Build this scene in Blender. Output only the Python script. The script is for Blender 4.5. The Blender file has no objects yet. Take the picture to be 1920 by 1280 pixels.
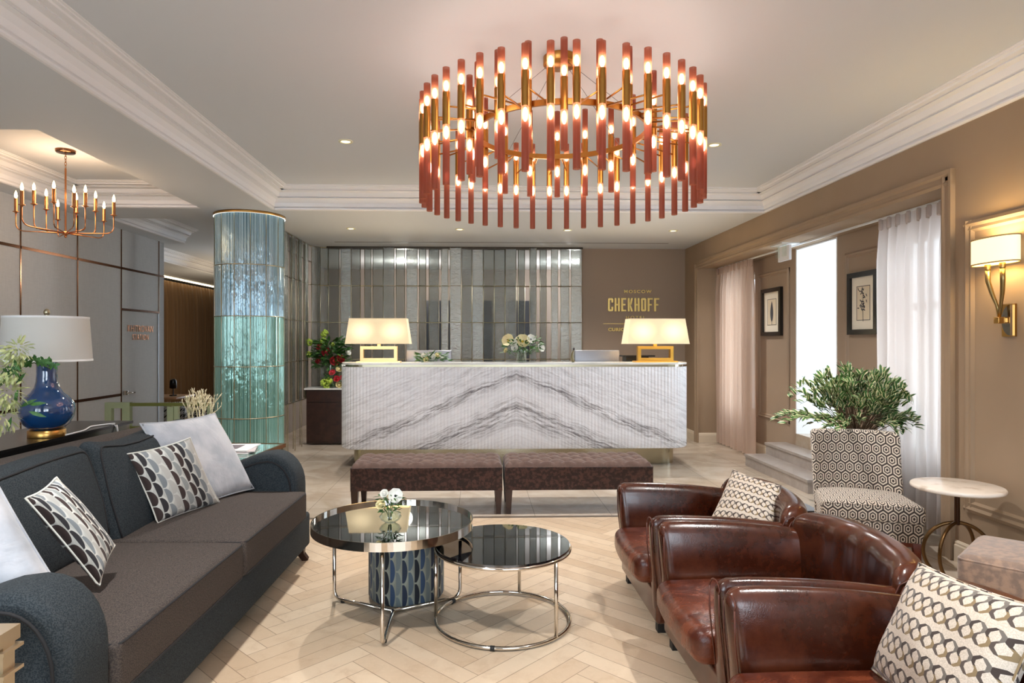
import bpy, math, random
from mathutils import Vector, Matrix
S = bpy.context.scene
COL = S.collection
PI = math.pi
random.seed(7)

# ---------------------------------------------------------------- camera
cam_d = bpy.data.cameras.new('camera'); cam = bpy.data.objects.new('camera', cam_d); COL.objects.link(cam)
cam.location = (0, 0, 1.35)
cam.rotation_euler = (PI / 2, 0, -math.atan(.031))
cam_d.sensor_width = 36; cam_d.lens = 1230 / 1920 * 36
cam_d.shift_x = (960 - 935.13) / 1920; cam_d.shift_y = 0.0004
cam_d.clip_end = 100
S.camera = cam
# ---------------------------------------------------------------- view, world
S.view_settings.view_transform = 'Standard'; S.view_settings.look = 'None'
S.view_settings.gamma = 1; S.view_settings.use_curve_mapping = False
S.view_settings.exposure = 0.5
S.cycles.max_bounces = 9; S.cycles.diffuse_bounces = 4; S.cycles.glossy_bounces = 4
S.cycles.transmission_bounces = 6; S.cycles.transparent_max_bounces = 12
S.cycles.caustics_reflective = False; S.cycles.caustics_refractive = False
S.cycles.sample_clamp_indirect = 4.0; S.cycles.use_denoising = True
try: S.cycles.use_light_tree = True
except Exception: pass
world = bpy.data.worlds.new('daylight'); S.world = world; world.use_nodes = True
bg = world.node_tree.nodes['Background']
bg.inputs[0].default_value = (.76, .88, 1.0, 1); bg.inputs[1].default_value = 6.6

def lamp(kind, name, loc, power, color=(1, .85, .65), rot=(0, 0, 0), size=.1, **k):
    d = bpy.data.lights.new(name, kind); d.energy = power; d.color = color
    if kind in ('POINT', 'SPOT'): d.shadow_soft_size = size
    if kind == 'AREA': d.size = size
    for a, b in k.items(): setattr(d, a, b)
    o = bpy.data.objects.new(name, d); COL.objects.link(o); o.location = loc; o.rotation_euler = rot
    return o
lamp('AREA', 'entrance_fill_light', (5.15, 6.48, 1.5), 8, (.86, .94, 1), rot=(0, PI / 2, 0), size=.8)  # area lamp added out of view to brighten the vestibule like daylight
# downlights (fixtures built with the ceiling; near high pair added unseen for more light)
DL_HIGH = [(-.998, 4.97), (1.805, 4.97), (-.998, 1.6), (1.805, 1.6)]
DL_LOW = [(-1.486, 7.70), (-.219, 7.71), (1.054, 7.73), (2.315, 7.73)]
for x, y in DL_HIGH: lamp('SPOT', 'downlight_beam', (x, y, 2.845), 185, (1, .96, .92), size=.04, spot_size=2.1, spot_blend=.9)
for x, y in DL_LOW: lamp('SPOT', 'downlight_beam', (x, y, 2.66), 95, (1, .96, .92), size=.04, spot_size=2.2, spot_blend=.9)

# ---------------------------------------------------------------- mesh helpers
class MB:
    def __init__(s): s.v = []; s.f = []; s.sm = []; s.mi = []; s.uv = {}
    def add(s, vs, fs, smooth=False, mi=0, uvs=None):
        b = len(s.v); s.v += [tuple(p) for p in vs]
        for i, f in enumerate(fs):
            if uvs: s.uv[len(s.f)] = [uvs[k] for k in f]
            s.f.append([b + k for k in f]); s.sm.append(smooth); s.mi.append(mi)
        return s
    def build(s, name, mat, parent=None, loc=None, rz=0):
        """the mesh's coordinates are local to loc (world when loc is None)"""
        me = bpy.data.meshes.new(name); me.from_pydata(s.v, [], s.f)
        mats = mat if isinstance(mat, (list, tuple)) else [mat]
        for m in mats: me.materials.append(m)
        me.polygons.foreach_set('use_smooth', s.sm); me.polygons.foreach_set('material_index', s.mi)
        uvl = me.uv_layers.new(name='UVMap').data
        for p in me.polygons:
            if p.index in s.uv:
                for li, c in zip(p.loop_indices, s.uv[p.index]): uvl[li].uv = c
            else:
                n = p.normal; ax = max(range(3), key=lambda i: abs(n[i]))
                for li in p.loop_indices:
                    c = me.vertices[me.loops[li].vertex_index].co
                    uvl[li].uv = (c.y, c.z) if ax == 0 else (c.x, c.z) if ax == 1 else (c.x, c.y)
        me.update()
        o = bpy.data.objects.new(name, me); COL.objects.link(o)
        if parent: o.parent = parent
        if loc is not None: o.location = loc
        o.rotation_euler[2] = rz
        if getattr(s, 'weld', False): weld(o)
        return o
    # --- shapes
    def box(s, x0, x1, y0, y1, z0, z1, mi=0):
        v = [(x, y, z) for z in (z0, z1) for y in (y0, y1) for x in (x0, x1)]
        return s.add(v, [(0, 2, 3, 1), (4, 5, 7, 6), (0, 1, 5, 4), (2, 6, 7, 3), (0, 4, 6, 2), (1, 3, 7, 5)], mi=mi)
    def rbox(s, c, size, r, n=(2, 2, 2), k=3, fn=None, mi=0, smooth=True):
        """rounded box centred at c; fn(x,y,z)->(x,y,z) deforms in local coords before the centre is added"""
        hs = [q / 2 for q in size]; r = min(r, *hs) * .999; ins = [h - r for h in hs]
        def samples(a):
            core = [-ins[a] + 2 * ins[a] * i / n[a] for i in range(n[a] + 1)]
            ext = [r * math.tan(PI / 4 * i / k) for i in range(1, k + 1)]
            return [-ins[a] - e for e in reversed(ext)] + core + [ins[a] + e for e in ext]
        for ax in range(3):
            A, B = [(1, 2), (2, 0), (0, 1)][ax]; sa, sb = samples(A), samples(B)
            for sg in (-1, 1):
                vs = []
                for b in sb:
                    for a in sa:
                        q = [0, 0, 0]; q[A] = a; q[B] = b; q[ax] = sg * hs[ax]
                        cl = [max(-ins[i], min(ins[i], q[i])) for i in range(3)]
                        d = [q[i] - cl[i] for i in range(3)]; L = math.sqrt(sum(t * t for t in d)) or 1
                        p = [cl[i] + d[i] / L * r for i in range(3)]
                        if fn: p = fn(*p)
                        vs.append((p[0] + c[0], p[1] + c[1], p[2] + c[2]))
                na = len(sa); fs = []
                for j in range(len(sb) - 1):
                    for i in range(na - 1):
                        f = (j * na + i, j * na + i + 1, (j + 1) * na + i + 1, (j + 1) * na + i)
                        fs.append(f if sg > 0 else f[::-1])
                s.add(vs, fs, smooth, mi)
        s.weld = True
        return s
    def tube(s, pts, r, seg=8, closed=False, caps=True, mi=0, flat=None):
        """tube along pts; r number or list; flat=(a,b) scales the section"""
        pts = [Vector(p) for p in pts]; n = len(pts); R = r if isinstance(r, (list, tuple)) else [r] * n
        vs = []; up = None
        for i, p in enumerate(pts):
            if closed: t = (pts[(i + 1) % n] - pts[i - 1])
            else: t = pts[min(i + 1, n - 1)] - pts[max(i - 1, 0)]
            t.normalize()
            if up is None: up = Vector((0, 0, 1)) if abs(t.z) < .9 else Vector((0, 1, 0))
            up = (up - t * up.dot(t)); up = up.normalized() if up.length > 1e-5 else t.orthogonal().normalized()
            sd = t.cross(up)
            fa, fb = flat or (1, 1)
            for k in range(seg):
                a = 2 * PI * k / seg + (PI / 4 if seg == 4 else 0)
                vs.append(p + sd * math.cos(a) * R[i] * fa + up * math.sin(a) * R[i] * fb)
        fs = []
        for i in range(n if closed else n - 1):
            for k in range(seg):
                a = i * seg + k; b = i * seg + (k + 1) % seg; c = ((i + 1) % n) * seg + (k + 1) % seg; d = ((i + 1) % n) * seg + k
                fs.append((a, b, c, d))
        if caps and not closed: fs += [tuple(range(seg))[::-1], tuple(range((n - 1) * seg, n * seg))]
        return s.add(vs, fs, seg > 4, mi)
    def lathe(s, prof, c=(0, 0, 0), seg=32, mi=0, axis='z', a0=0, a1=2 * PI, smooth=True):
        full = abs(a1 - a0 - 2 * PI) < 1e-6; m = seg if full else seg + 1; vs = []
        for r, z in prof:
            for k in range(m):
                a = a0 + (a1 - a0) * k / seg
                vs.append((c[0] + r * math.cos(a), c[1] + r * math.sin(a), c[2] + z))
        fs = []
        for i in range(len(prof) - 1):
            for k in range(seg):
                k2 = (k + 1) % m
                fs.append((i * m + k, i * m + k2, (i + 1) * m + k2, (i + 1) * m + k))
        return s.add(vs, fs, smooth, mi)
    def cyl(s, c, r, z0, z1, seg=32, mi=0):
        vs = [(c[0] + r * math.cos(2 * PI * k / seg), c[1] + r * math.sin(2 * PI * k / seg), z) for z in (z0, z1) for k in range(seg)]
        s.add(vs, [(k, (k + 1) % seg, seg + (k + 1) % seg, seg + k) for k in range(seg)], True, mi)
        return s.add(vs, [tuple(range(seg))[::-1], tuple(range(seg, 2 * seg))], False, mi)
    def prism(s, poly, p0, p1, side, up=Vector((0, 0, 1)), mi=0, smooth=False):
        """poly (a,b): a along side, b along up; swept from p0 to p1"""
        side = Vector(side); vs = []
        for p in (p0, p1):
            for a, b in poly: vs.append(Vector(p) + side * a + up * b)
        n = len(poly)
        fs = [(i, (i + 1) % n, n + (i + 1) % n, n + i) for i in range(n)] + [tuple(range(n))[::-1], tuple(range(n, 2 * n))]
        return s.add(vs, fs, smooth, mi)
    def sphere(s, c, r, seg=12, rings=8, fn=None, mi=0):
        rr = r if isinstance(r, (list, tuple)) else (r, r, r); vs = []
        for j in range(rings + 1):
            t = PI * j / rings
            for k in range(seg):
                a = 2 * PI * k / seg; p = (math.sin(t) * math.cos(a), math.sin(t) * math.sin(a), math.cos(t))
                if fn: p = fn(*p)
                vs.append((c[0] + p[0] * rr[0], c[1] + p[1] * rr[1], c[2] + p[2] * rr[2]))
        return s.add(vs, [(j * seg + k, (j + 1) * seg + k, (j + 1) * seg + (k + 1) % seg, j * seg + (k + 1) % seg) for j in range(rings) for k in range(seg)], True, mi)
    def grid(s, fn, nu, nv, smooth=True, mi=0, uv=True):
        vs = [fn(i / nu, j / nv) for j in range(nv + 1) for i in range(nu + 1)]
        uvs = [(i / nu, j / nv) for j in range(nv + 1) for i in range(nu + 1)] if uv else None
        return s.add(vs, [(j * (nu + 1) + i, j * (nu + 1) + i + 1, (j + 1) * (nu + 1) + i + 1, (j + 1) * (nu + 1) + i) for j in range(nv) for i in range(nu)], smooth, mi, uvs)
    def leaf(s, base, d, nrm, L, W, mi=0, bend=.15):
        d = Vector(d).normalized(); nrm = Vector(nrm); sd = d.cross(nrm)
        sd = sd.normalized() if sd.length > 1e-4 else d.orthogonal().normalized(); up = sd.cross(d); b = Vector(base)
        P = [b, b + d * L * .3 + sd * W * .42 + up * bend * L * .3, b + d * L * .3 + up * bend * L * .15, b + d * L * .3 - sd * W * .42 + up * bend * L * .3,
             b + d * L * .68 + sd * W * .38 + up * bend * L * .2, b + d * L * .68, b + d * L * .68 - sd * W * .38 + up * bend * L * .2, b + d * L - up * bend * L * .6]
        uv = [(.5, 0), (1, .3), (.5, .3), (0, .3), (.95, .68), (.5, .68), (.05, .68), (.5, 1)]
        return s.add(P, [(0, 1, 2), (0, 2, 3), (2, 1, 4, 5), (3, 2, 5, 6), (5, 4, 7), (6, 5, 7)], True, mi, uv)
    def xf(s, M, start=0):
        for i in range(start, len(s.v)): s.v[i] = tuple(M @ Vector(s.v[i]))
        return s

def arc(c, r, a0, a1, n, plane='xz'):
    o = []
    for i in range(n + 1):
        a = a0 + (a1 - a0) * i / n
        if plane == 'xz': o.append((c[0] + r * math.cos(a), c[1], c[2] + r * math.sin(a)))
        elif plane == 'xy': o.append((c[0] + r * math.cos(a), c[1] + r * math.sin(a), c[2]))
        else: o.append((c[0], c[1] + r * math.cos(a), c[2] + r * math.sin(a)))
    return o
def fillet(pts, r, n=4):
    pts = [Vector(p) for p in pts]; o = [pts[0]]
    for i in range(1, len(pts) - 1):
        a = (pts[i - 1] - pts[i]).normalized(); b = (pts[i + 1] - pts[i]).normalized()
        p0 = pts[i] + a * r; p1 = pts[i] + b * r
        for k in range(n + 1):
            t = k / n; o.append((1 - t) ** 2 * p0 + 2 * t * (1 - t) * pts[i] + t * t * p1)
    return o + [pts[-1]]

def thing(name, label, cat, loc=(0, 0, 0), rz=0, group=None):
    o = bpy.data.objects.new(name, None); COL.objects.link(o); o.empty_display_size = .1
    o.location = loc; o.rotation_euler[2] = rz; o['label'] = label; o['category'] = cat
    if group: o['group'] = group
    return o
def tag(o, label, cat, group=None, kind=None):
    o['label'] = label; o['category'] = cat
    if group: o['group'] = group
    if kind: o['kind'] = kind
    return o
def struct(o):
    o['kind'] = 'structure'; return o
def weld(o, d=1e-4):
    import bmesh
    b = bmesh.new(); b.from_mesh(o.data); bmesh.ops.remove_doubles(b, verts=b.verts, dist=d); b.to_mesh(o.data); b.free(); return o
def copy_tree(o, parent=None):
    c = o.copy(); COL.objects.link(c)
    if parent: c.parent = parent
    for ch in list(o.children): copy_tree(ch, c)
    return c
def text_mesh(name, body, size, extrude, mat, parent=None, loc=(0, 0, 0), rot=(PI / 2, 0, 0), sx=1, sy=1, bold=0, space=1):
    cu = bpy.data.curves.new('lettering', 'FONT'); cu.body = body; cu.size = size; cu.extrude = extrude
    cu.align_x = 'CENTER'; cu.offset = bold; cu.space_character = space
    t = bpy.data.objects.new('lettering_source', cu); COL.objects.link(t)
    bpy.context.view_layer.update()
    me = bpy.data.meshes.new_from_object(t.evaluated_get(bpy.context.evaluated_depsgraph_get()))
    bpy.data.objects.remove(t); bpy.data.curves.remove(cu)
    for v in me.vertices: v.co.x *= sx; v.co.y *= sy
    me.materials.clear(); me.materials.append(mat)
    o = bpy.data.objects.new(name, me); COL.objects.link(o); o.location = loc; o.rotation_euler = rot
    if parent: o.parent = parent
    return o

# ---------------------------------------------------------------- materials
class V:
    """a node socket (or number) with arithmetic"""
    def __init__(s, nt, k): s.nt = nt; s.k = k
    def _m(s, op, *a):
        n = s.nt.nodes.new('ShaderNodeMath'); n.operation = op
        for i, x in enumerate((s,) + a):
            x = x.k if isinstance(x, V) else x
            if isinstance(x, (int, float)): n.inputs[i].default_value = x
            else: s.nt.links.new(x, n.inputs[i])
        return V(s.nt, n.outputs[0])
    def __add__(s, o): return s._m('ADD', o)
    __radd__ = __add__
    def __sub__(s, o): return s._m('SUBTRACT', o)
    def __rsub__(s, o): return V(s.nt, float(o))._m('SUBTRACT', s)
    def __mul__(s, o): return s._m('MULTIPLY', o)
    __rmul__ = __mul__
    def __truediv__(s, o): return s._m('DIVIDE', o)
    def __gt__(s, o): return s._m('GREATER_THAN', o)
    def __lt__(s, o): return s._m('LESS_THAN', o)
    def floor(s): return s._m('FLOOR')
    def fract(s): return s._m('FRACT')
    def abs(s): return s._m('ABSOLUTE')
    def mod(s, o): return s._m('FLOORED_MODULO', o)
    def sqrt(s): return s._m('SQRT')
    def sin(s): return s._m('SINE')
    def min(s, o): return s._m('MINIMUM', o)
    def max(s, o): return s._m('MAXIMUM', o)
    def smooth(s, a, b):
        n = s.nt.nodes.new('ShaderNodeMapRange'); n.interpolation_type = 'SMOOTHSTEP'
        s.nt.links.new(s.k, n.inputs[0]); n.inputs[1].default_value = a; n.inputs[2].default_value = b
        return V(s.nt, n.outputs[0])
def col4(c): return (c[0], c[1], c[2], 1)
def srgb(r, g, b):
    f = lambda c: ((c / 255 + .055) / 1.055) ** 2.4 if c > 10 else c / 255 / 12.92
    return (f(r), f(g), f(b))
class M:
    def __init__(s, name, color=(.8, .8, .8), rough=.5, metal=0, coat=0, spec=.5, sheen=0):
        s.m = bpy.data.materials.new(name); s.m.use_nodes = True; s.nt = s.m.node_tree
        s.b = s.nt.nodes['Principled BSDF']; s.b.inputs['Base Color'].default_value = col4(color)
        s.b.inputs['Roughness'].default_value = rough; s.b.inputs['Metallic'].default_value = metal
        s.b.inputs['Coat Weight'].default_value = coat; s.b.inputs['Specular IOR Level'].default_value = spec
        s.b.inputs['Sheen Weight'].default_value = sheen; s.bump_in = None
    def coords(s, kind='Object'):
        n = s.nt.nodes.new('ShaderNodeTexCoord'); return n.outputs[kind]
    def geo(s):
        return s.nt.nodes.new('ShaderNodeNewGeometry').outputs['Position']
    def xyz(s, sock):
        n = s.nt.nodes.new('ShaderNodeSeparateXYZ'); s.nt.links.new(sock, n.inputs[0]); return [V(s.nt, o) for o in n.outputs]
    def comb(s, x, y, z=0):
        n = s.nt.nodes.new('ShaderNodeCombineXYZ')
        for i, q in enumerate((x, y, z)):
            if isinstance(q, V): s.nt.links.new(q.k, n.inputs[i])
            else: n.inputs[i].default_value = q
        return n.outputs[0]
    def noise(s, scale=5, detail=3, rough=.5, vec=None, dist=0, kind='Object'):
        n = s.nt.nodes.new('ShaderNodeTexNoise'); n.inputs['Scale'].default_value = scale; n.inputs['Detail'].default_value = detail
        n.inputs['Roughness'].default_value = rough; n.inputs['Distortion'].default_value = dist
        s.nt.links.new(vec if vec is not None else s.coords(kind), n.inputs['Vector']); return V(s.nt, n.outputs[0])
    def white(s, vec):
        n = s.nt.nodes.new('ShaderNodeTexWhiteNoise'); s.nt.links.new(vec, n.inputs['Vector']); return V(s.nt, n.outputs['Value'])
    def mix(s, f, a, b):
        n = s.nt.nodes.new('ShaderNodeMix'); n.data_type = 'RGBA'; n.clamp_factor = True
        if isinstance(f, V): s.nt.links.new(f.k, n.inputs[0])
        else: n.inputs[0].default_value = f
        for i, c in ((6, a), (7, b)):
            if isinstance(c, tuple): n.inputs[i].default_value = col4(c)
            else: s.nt.links.new(c, n.inputs[i])
        return n.outputs[2]
    def ramp(s, f, stops):
        n = s.nt.nodes.new('ShaderNodeValToRGB'); e = n.color_ramp.elements
        while len(e) < len(stops): e.new(.5)
        for q, (p, c) in zip(e, stops): q.position = p; q.color = col4(c) if isinstance(c, tuple) else (c, c, c, 1)
        s.nt.links.new(f.k, n.inputs[0]); return n.outputs[0]
    def val(s, sock): return V(s.nt, sock)
    def base(s, sock): s.nt.links.new(sock, s.b.inputs['Base Color']); return s
    def setr(s, v): s.nt.links.new(v.k, s.b.inputs['Roughness']); return s
    def bump(s, h, strength=.3, dist=.01):
        n = s.nt.nodes.new('ShaderNodeBump'); n.inputs['Strength'].default_value = strength; n.inputs['Distance'].default_value = dist
        s.nt.links.new(h.k, n.inputs['Height']); s.nt.links.new(n.outputs[0], s.b.inputs['Normal'])
        return s
    def vary(s, a, b, scale=5, detail=4, lo=.3, hi=.7, kind='Object'):
        return s.base(s.mix(s.noise(scale, detail, kind=kind).smooth(lo, hi), a, b))
def emis(name, color, strength, base=(.8, .8, .8)):
    m = M(name, base, .6); m.b.inputs['Emission Color'].default_value = col4(color); m.b.inputs['Emission Strength'].default_value = strength; return m.m

plaster = M('white_plaster', srgb(214, 218, 222), .75).m
crown_m = M('white_moulding', srgb(236, 236, 238), .55).m
def fab(name, a, b, sc=350, bs=.25, rough=.95, sheen=.15):
    m = M(name, a, rough, sheen=sheen); m.vary(a, b, 60, 6, .35, .65); m.bump(m.noise(sc, 3), bs, .002); return m.m
w = M('taupe_wall', srgb(156, 134, 110), .8); w.vary(srgb(158, 136, 112), srgb(153, 131, 107), 2); taupe = w.m
w = M('brown_wall', srgb(156, 137, 120), .85); w.bump(w.noise(500, 2), .05, .001); brown_wall = w.m
w = M('niche_wall', srgb(158, 138, 118), .8); niche_m = w.m
baseb = M('cream_baseboard', srgb(214, 200, 178), .45).m
white_m = M('vestibule_white', srgb(240, 243, 244), .7).m
# grey silk wall
w = M('grey_silk_panel', srgb(128, 124, 118), .7); x, y, z = w.xyz(w.geo())
st = w.noise(1, 4, .7, w.comb(x * 12, y * 14, z * 260)) + w.noise(1, 3, .7, w.comb(x * 12, y * 260, z * 10))
w.base(w.mix((st * .5).smooth(.3, .7), srgb(184, 184, 183), srgb(200, 199, 197))); grey_wall = w.m
brass = M('brushed_brass', srgb(196, 150, 84), .28, 1).m
brass_dk = M('aged_brass', srgb(150, 98, 44), .32, 1).m
champ = M('champagne_metal', srgb(188, 178, 150), .3, 1).m
copper = M('copper_inlay', srgb(132, 92, 66), .16, 1).m
chrome = M('polished_nickel', srgb(212, 205, 195), .09, 1).m
steel = M('satin_aluminium', srgb(150, 150, 154), .42, .9).m
gold = M('gold_leaf', srgb(226, 178, 84), .35, 1).m
goldlet = M('gold_letter', srgb(232, 205, 128), .4, .8).m
blackm = M('black_lacquer', (.008, .008, .009), .22).m
dkwood = M('wenge_wood', srgb(50, 30, 24), .35); dkwood.vary(srgb(44, 25, 20), srgb(60, 36, 28), 14); dkwood = dkwood.m
mahog = M('mahogany', srgb(120, 52, 28), .3, coat=.3).m
blackglass = M('black_glass', (.006, .006, .008), .02, spec=1.0, coat=1).m
rubber = M('black_rubber', (.01, .01, .01), .6).m
def clear_glass(name, tint=(.95, 1, .98), alpha=.25, rough=.03):
    m = M(name, tint, rough, spec=.9); nt = m.nt; out = nt.nodes['Material Output']
    tr = nt.nodes.new('ShaderNodeBsdfTransparent'); tr.inputs[0].default_value = col4(tint)
    mx = nt.nodes.new('ShaderNodeMixShader'); fr = nt.nodes.new('ShaderNodeLayerWeight'); fr.inputs[0].default_value = .5
    fc = V(nt, fr.outputs['Facing']); f = fc * fc * fc * .55 + alpha
    nt.links.new(f.k, mx.inputs[0]); nt.links.new(tr.outputs[0], mx.inputs[1])
    gl = nt.nodes.new('ShaderNodeBsdfGlossy'); gl.inputs[0].default_value = (1, 1, 1, 1); gl.inputs[1].default_value = rough
    nt.links.new(gl.outputs[0], mx.inputs[2]); nt.links.new(mx.outputs[0], out.inputs[0]); m.gl = gl; m.mx = mx
    return m
glass_m = clear_glass('clear_glass', (.93, .97, .95), .05).m
pane_m = clear_glass('window_pane', (.97, .98, .98), .03).m
# floor: large stone tiles
w = M('stone_tiles', srgb(176, 164, 150), .25, spec=.5); x, y, z = w.xyz(w.geo())
fx = ((x + .16) / .6).fract(); fy = ((y + .05) / .6).fract()
seam = ((fx - .5).abs() > .4965).max((fy - .5).abs() > .4965)
tid = w.white(w.comb(((x + .16) / .6).floor(), ((y + .05) / .6).floor()))
nz = w.noise(2.2, 7, .6, dist=1.2)
c1 = w.mix(nz.smooth(.35, .65), srgb(168, 152, 134), srgb(188, 176, 160))
c1 = w.mix(tid * .25, c1, srgb(160, 148, 132))
w.base(w.mix(seam * .7, c1, srgb(110, 100, 90))); w.setr(nz * .12 + .16); tiles = w.m
# floor: herringbone
w = M('herringbone_stone', srgb(206, 182, 152), .3); x, y, z = w.xyz(w.geo())
u0 = (x + y) * (.70711 / .094) + 400; v0 = (y - x) * (.70711 / .094) + 400
i, j = u0.floor(), v0.floor(); NN = 7
k = (i - j).mod(2 * NN); hz = k < (NN - .5)
fu, fv = u0.fract(), v0.fract()
eh = fv.min(1 - fv); ends_h = ((k < .5) * (fu * -1 + 1) + ((k > NN - 1.5) * (k < NN - .5)) * fu)   # near 1 at the plank's ends
ev = fu.min(1 - fu); k2 = k - NN
ends_v = ((k2.abs() < .5) * fv + (k2 > NN - 1.5) * (1 - fv))
sh = (eh < .018).max(ends_h > .982); sv = (ev < .018).max(ends_v > .982)
seam = sh * hz + sv * (1 - hz)
idx = (j * hz + i * (1 - hz)); idy = ((i - j) / (2 * NN)).floor() + hz * 31
rid = w.white(w.comb(idx, idy)); nz = w.noise(9, 7, .65, dist=.5); nz2 = w.noise(60, 4, .6)
c1 = w.mix(rid, srgb(196, 172, 144), srgb(216, 196, 170)); c1 = w.mix(nz.smooth(.45, .8) * .55, c1, srgb(176, 148, 118))
c1 = w.mix(nz2.smooth(.55, .8) * .3, c1, srgb(232, 214, 190))
w.base(w.mix(seam * .75, c1, srgb(120, 98, 76))); w.setr(nz * .2 + .22); w.bump(1 - seam, .3, .002); herring = w.m

# ================================================================ SHELL
ZC, ZL = 2.86, 2.673            # coffer ceiling, lowered ceiling
XR, XN = 2.95, 3.38             # right wall, back of its niche
f = MB()
def quad(mb, x0, x1, y0, y1, z, mi): mb.add([(x0, y0, z), (x1, y0, z), (x1, y1, z), (x0, y1, z)], [(0, 1, 2, 3)], mi=mi)
quad(f, -4.4, 1.95, -2.2, 5.03, 0, 1); quad(f, -4.4, 1.95, 5.03, 5.08, 0, 2)
quad(f, 1.95, 6, -2.2, 5.08, 0, 0); quad(f, -4.4, 6, 5.08, 17, 0, 0); quad(f, -8.5, -4.4, -2.2, 17, 0, 0)
f.box(-8.5, 6, -2.2, 17, -.1, -.02)
fl = struct(f.build('floor', [tiles, herring, M('dark_mosaic_border', srgb(96, 84, 72), .35).m]))
c = MB()
c.box(-8.5, 3.6, -2.2, 17, ZC, ZC + .1)
c.box(-2.75, -2.07, -2.2, 7.15, ZL, ZC); c.box(-2.07, XR, 6.68, 12.2, ZL, ZC); c.box(-4.2, -2.75, 6.6, 7.15, ZL, ZC)
c.box(-2.75, -2.07, 7.15, 12.2, ZL, ZC)
c.box(-4.2, -2.75, -2.2, 4.18, ZL, ZC); c.box(-4.2, -3.97, 4.18, 6.6, ZL, ZC); c.box(-4.2, -3.97, 7.15, 8.98, ZL, ZC); c.box(-8.5, -5.2, 8.98, 17, ZL, ZC)
struct(c.build('ceiling', plaster))
# cornices
CP = [(0, 0), (.07, 0), (.11, .04), (.11, .10), (.05, .12), (.08, .16), (.12, .18), (.16, .36), (.27, .50), (.38, .54), (.34, .60), (.42, .61), (.45, .66),
      (.52, .78), (.68, .82), (.66, .87), (.78, .87), (.84, .88), (.86, .93), (.94, .94), (.94, .97), (1, .98), (1, 1), (0, 1)]
def cornice(n, p0, p1, side, P):
    m = MB(); m.prism([(a * P, b * (ZC - ZL)) for a, b in CP], p0, p1, side); struct(m.build(n, crown_m))
cornice('trim_1', (-2.07, -2.2, ZL), (-2.07, 6.68, ZL), (1, 0, 0), .23)
cornice('trim_2', (-2.07, 6.68, ZL), (XR, 6.68, ZL), (0, -1, 0), .34)
cornice('trim_3', (XR, -2.2, ZL), (XR, 6.68, ZL), (-1, 0, 0), .23)
cornice('trim_4', (-3.97, 4.18, ZL), (-3.97, 6.6, ZL), (1, 0, 0), .23)
cornice('trim_5', (-3.97, 6.6, ZL), (-2.75, 6.6, ZL), (0, -1, 0), .38)
cornice('trim_6', (-3.97, 7.15, ZL), (-3.97, 8.98, ZL), (1, 0, 0), .2)
cornice('trim_7', (-5.2, 8.98, ZL), (-5.2, 17, ZL), (1, 0, 0), .18)
# slim ceiling slot by the back wall
m = MB(); m.box(-1.9, 2.55, 8.72, 8.76, ZL - .002, ZL + .01); struct(m.build('trim_8', M('vent_slot', (.25, .25, .25), .6).m))

# left wall with copper inlay and flush door
m = MB(); m.box(-4.36, -4.2, -2.2, 7.86, 0, ZC); m.box(-4.36, -4.2, 7.86, 8.75, 1.73, ZC); m.box(-4.36, -4.2, 8.75, 8.9, 0, ZC)
struct(m.build('wall_left', grey_wall))
m = MB()
xs = (-4.2, -4.194)
for y in (1.05, 1.9, 2.75, 3.6, 4.45, 5.3, 6.15, 7.006, 7.85): m.box(*xs, y - .007, y + .007, 0, ZL)
m.box(*xs, 8.75, 8.764, 1.73, ZL)
m.box(*xs, -2.2, 8.9, 2.205, 2.232); m.box(*xs, -2.2, 7.85, .715, .745); m.box(-4.2, -4.193, 7.85, 8.76, 1.722, 1.748)
struct(m.build('trim_9', copper))
m = MB(); m.box(-4.26, -4.205, 7.868, 8.735, .01, 1.72)
copper_let = M('copper_letter', srgb(206, 140, 98), .3, .9).m
d1 = m.build('door_1', grey_wall); d1['kind'] = 'structure'
m = MB(); m.box(-4.205, -4.196, 8.737, 8.75, .01, 1.722); m.build('door_edge', steel, d1)
m = MB(); m.tube([(-4.2, 7.93, .745), (-4.15, 7.93, .745)], .012); m.cyl((-4.19, 7.93), .028, .72, .77, 16); m.tube([(-4.155, 7.925, .745), (-4.155, 8.07, .74)], .009)
m.build('door_handle', chrome, d1)
for t, z, sz in (('KHITROVAN', 1.475, .115), ('STATION', 1.375, .10)):
    text_mesh('lettering', t, sz, .003, copper_let, d1, (-4.2, 8.30, z), (PI / 2, 0, PI / 2), sx=.85, space=1.15)

# back wall, sign wall
m = MB(); m.box(1.46, 3.6, 9.28, 9.42, 0, ZL); struct(m.build('wall_back', brown_wall))
# right wall around its long window niche
m = MB()
m.box(XR, 3.7, -2.2, 4.05, 0, ZC); m.box(XR, 3.7, 8.72, 9.28, 0, ZC); m.box(XR, 3.7, 4.05, 8.72, 2.34, ZC)
struct(m.build('wall_right', taupe))
m = MB()
def wseg(y0, y1, z0, z1): m.box(XN, 3.58, y0, y1, z0, z1)
wseg(8.58, 8.72, 0, 2.34); wseg(7.92, 8.58, 0, .45); wseg(7.92, 8.58, 2.2, 2.34); wseg(6.89, 7.92, 0, 2.34)
wseg(5.30, 6.08, 0, 2.34); wseg(4.30, 5.30, 0, .45); wseg(4.30, 5.30, 2.2, 2.34); wseg(4.05, 4.30, 0, 2.34)
struct(m.build('wall_niche', niche_m))
def window(n, y0, y1):
    m = MB()
    for a, b in ((y0, y0 + .06), (y1 - .06, y1), ((y0 + y1) / 2 - .03, (y0 + y1) / 2 + .03)): m.box(3.47, 3.53, a, b, .45, 2.2)
    for a in (.45, 1.6, 2.14): m.box(3.475, 3.525, y0, y1, a, a + .06)
    w = struct(m.build('window_%d' % n, white_m))
    m = MB(); m.box(3.495, 3.503, y0 + .05, y1 - .05, .5, 2.15); m.build('pane', pane_m, w)
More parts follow.
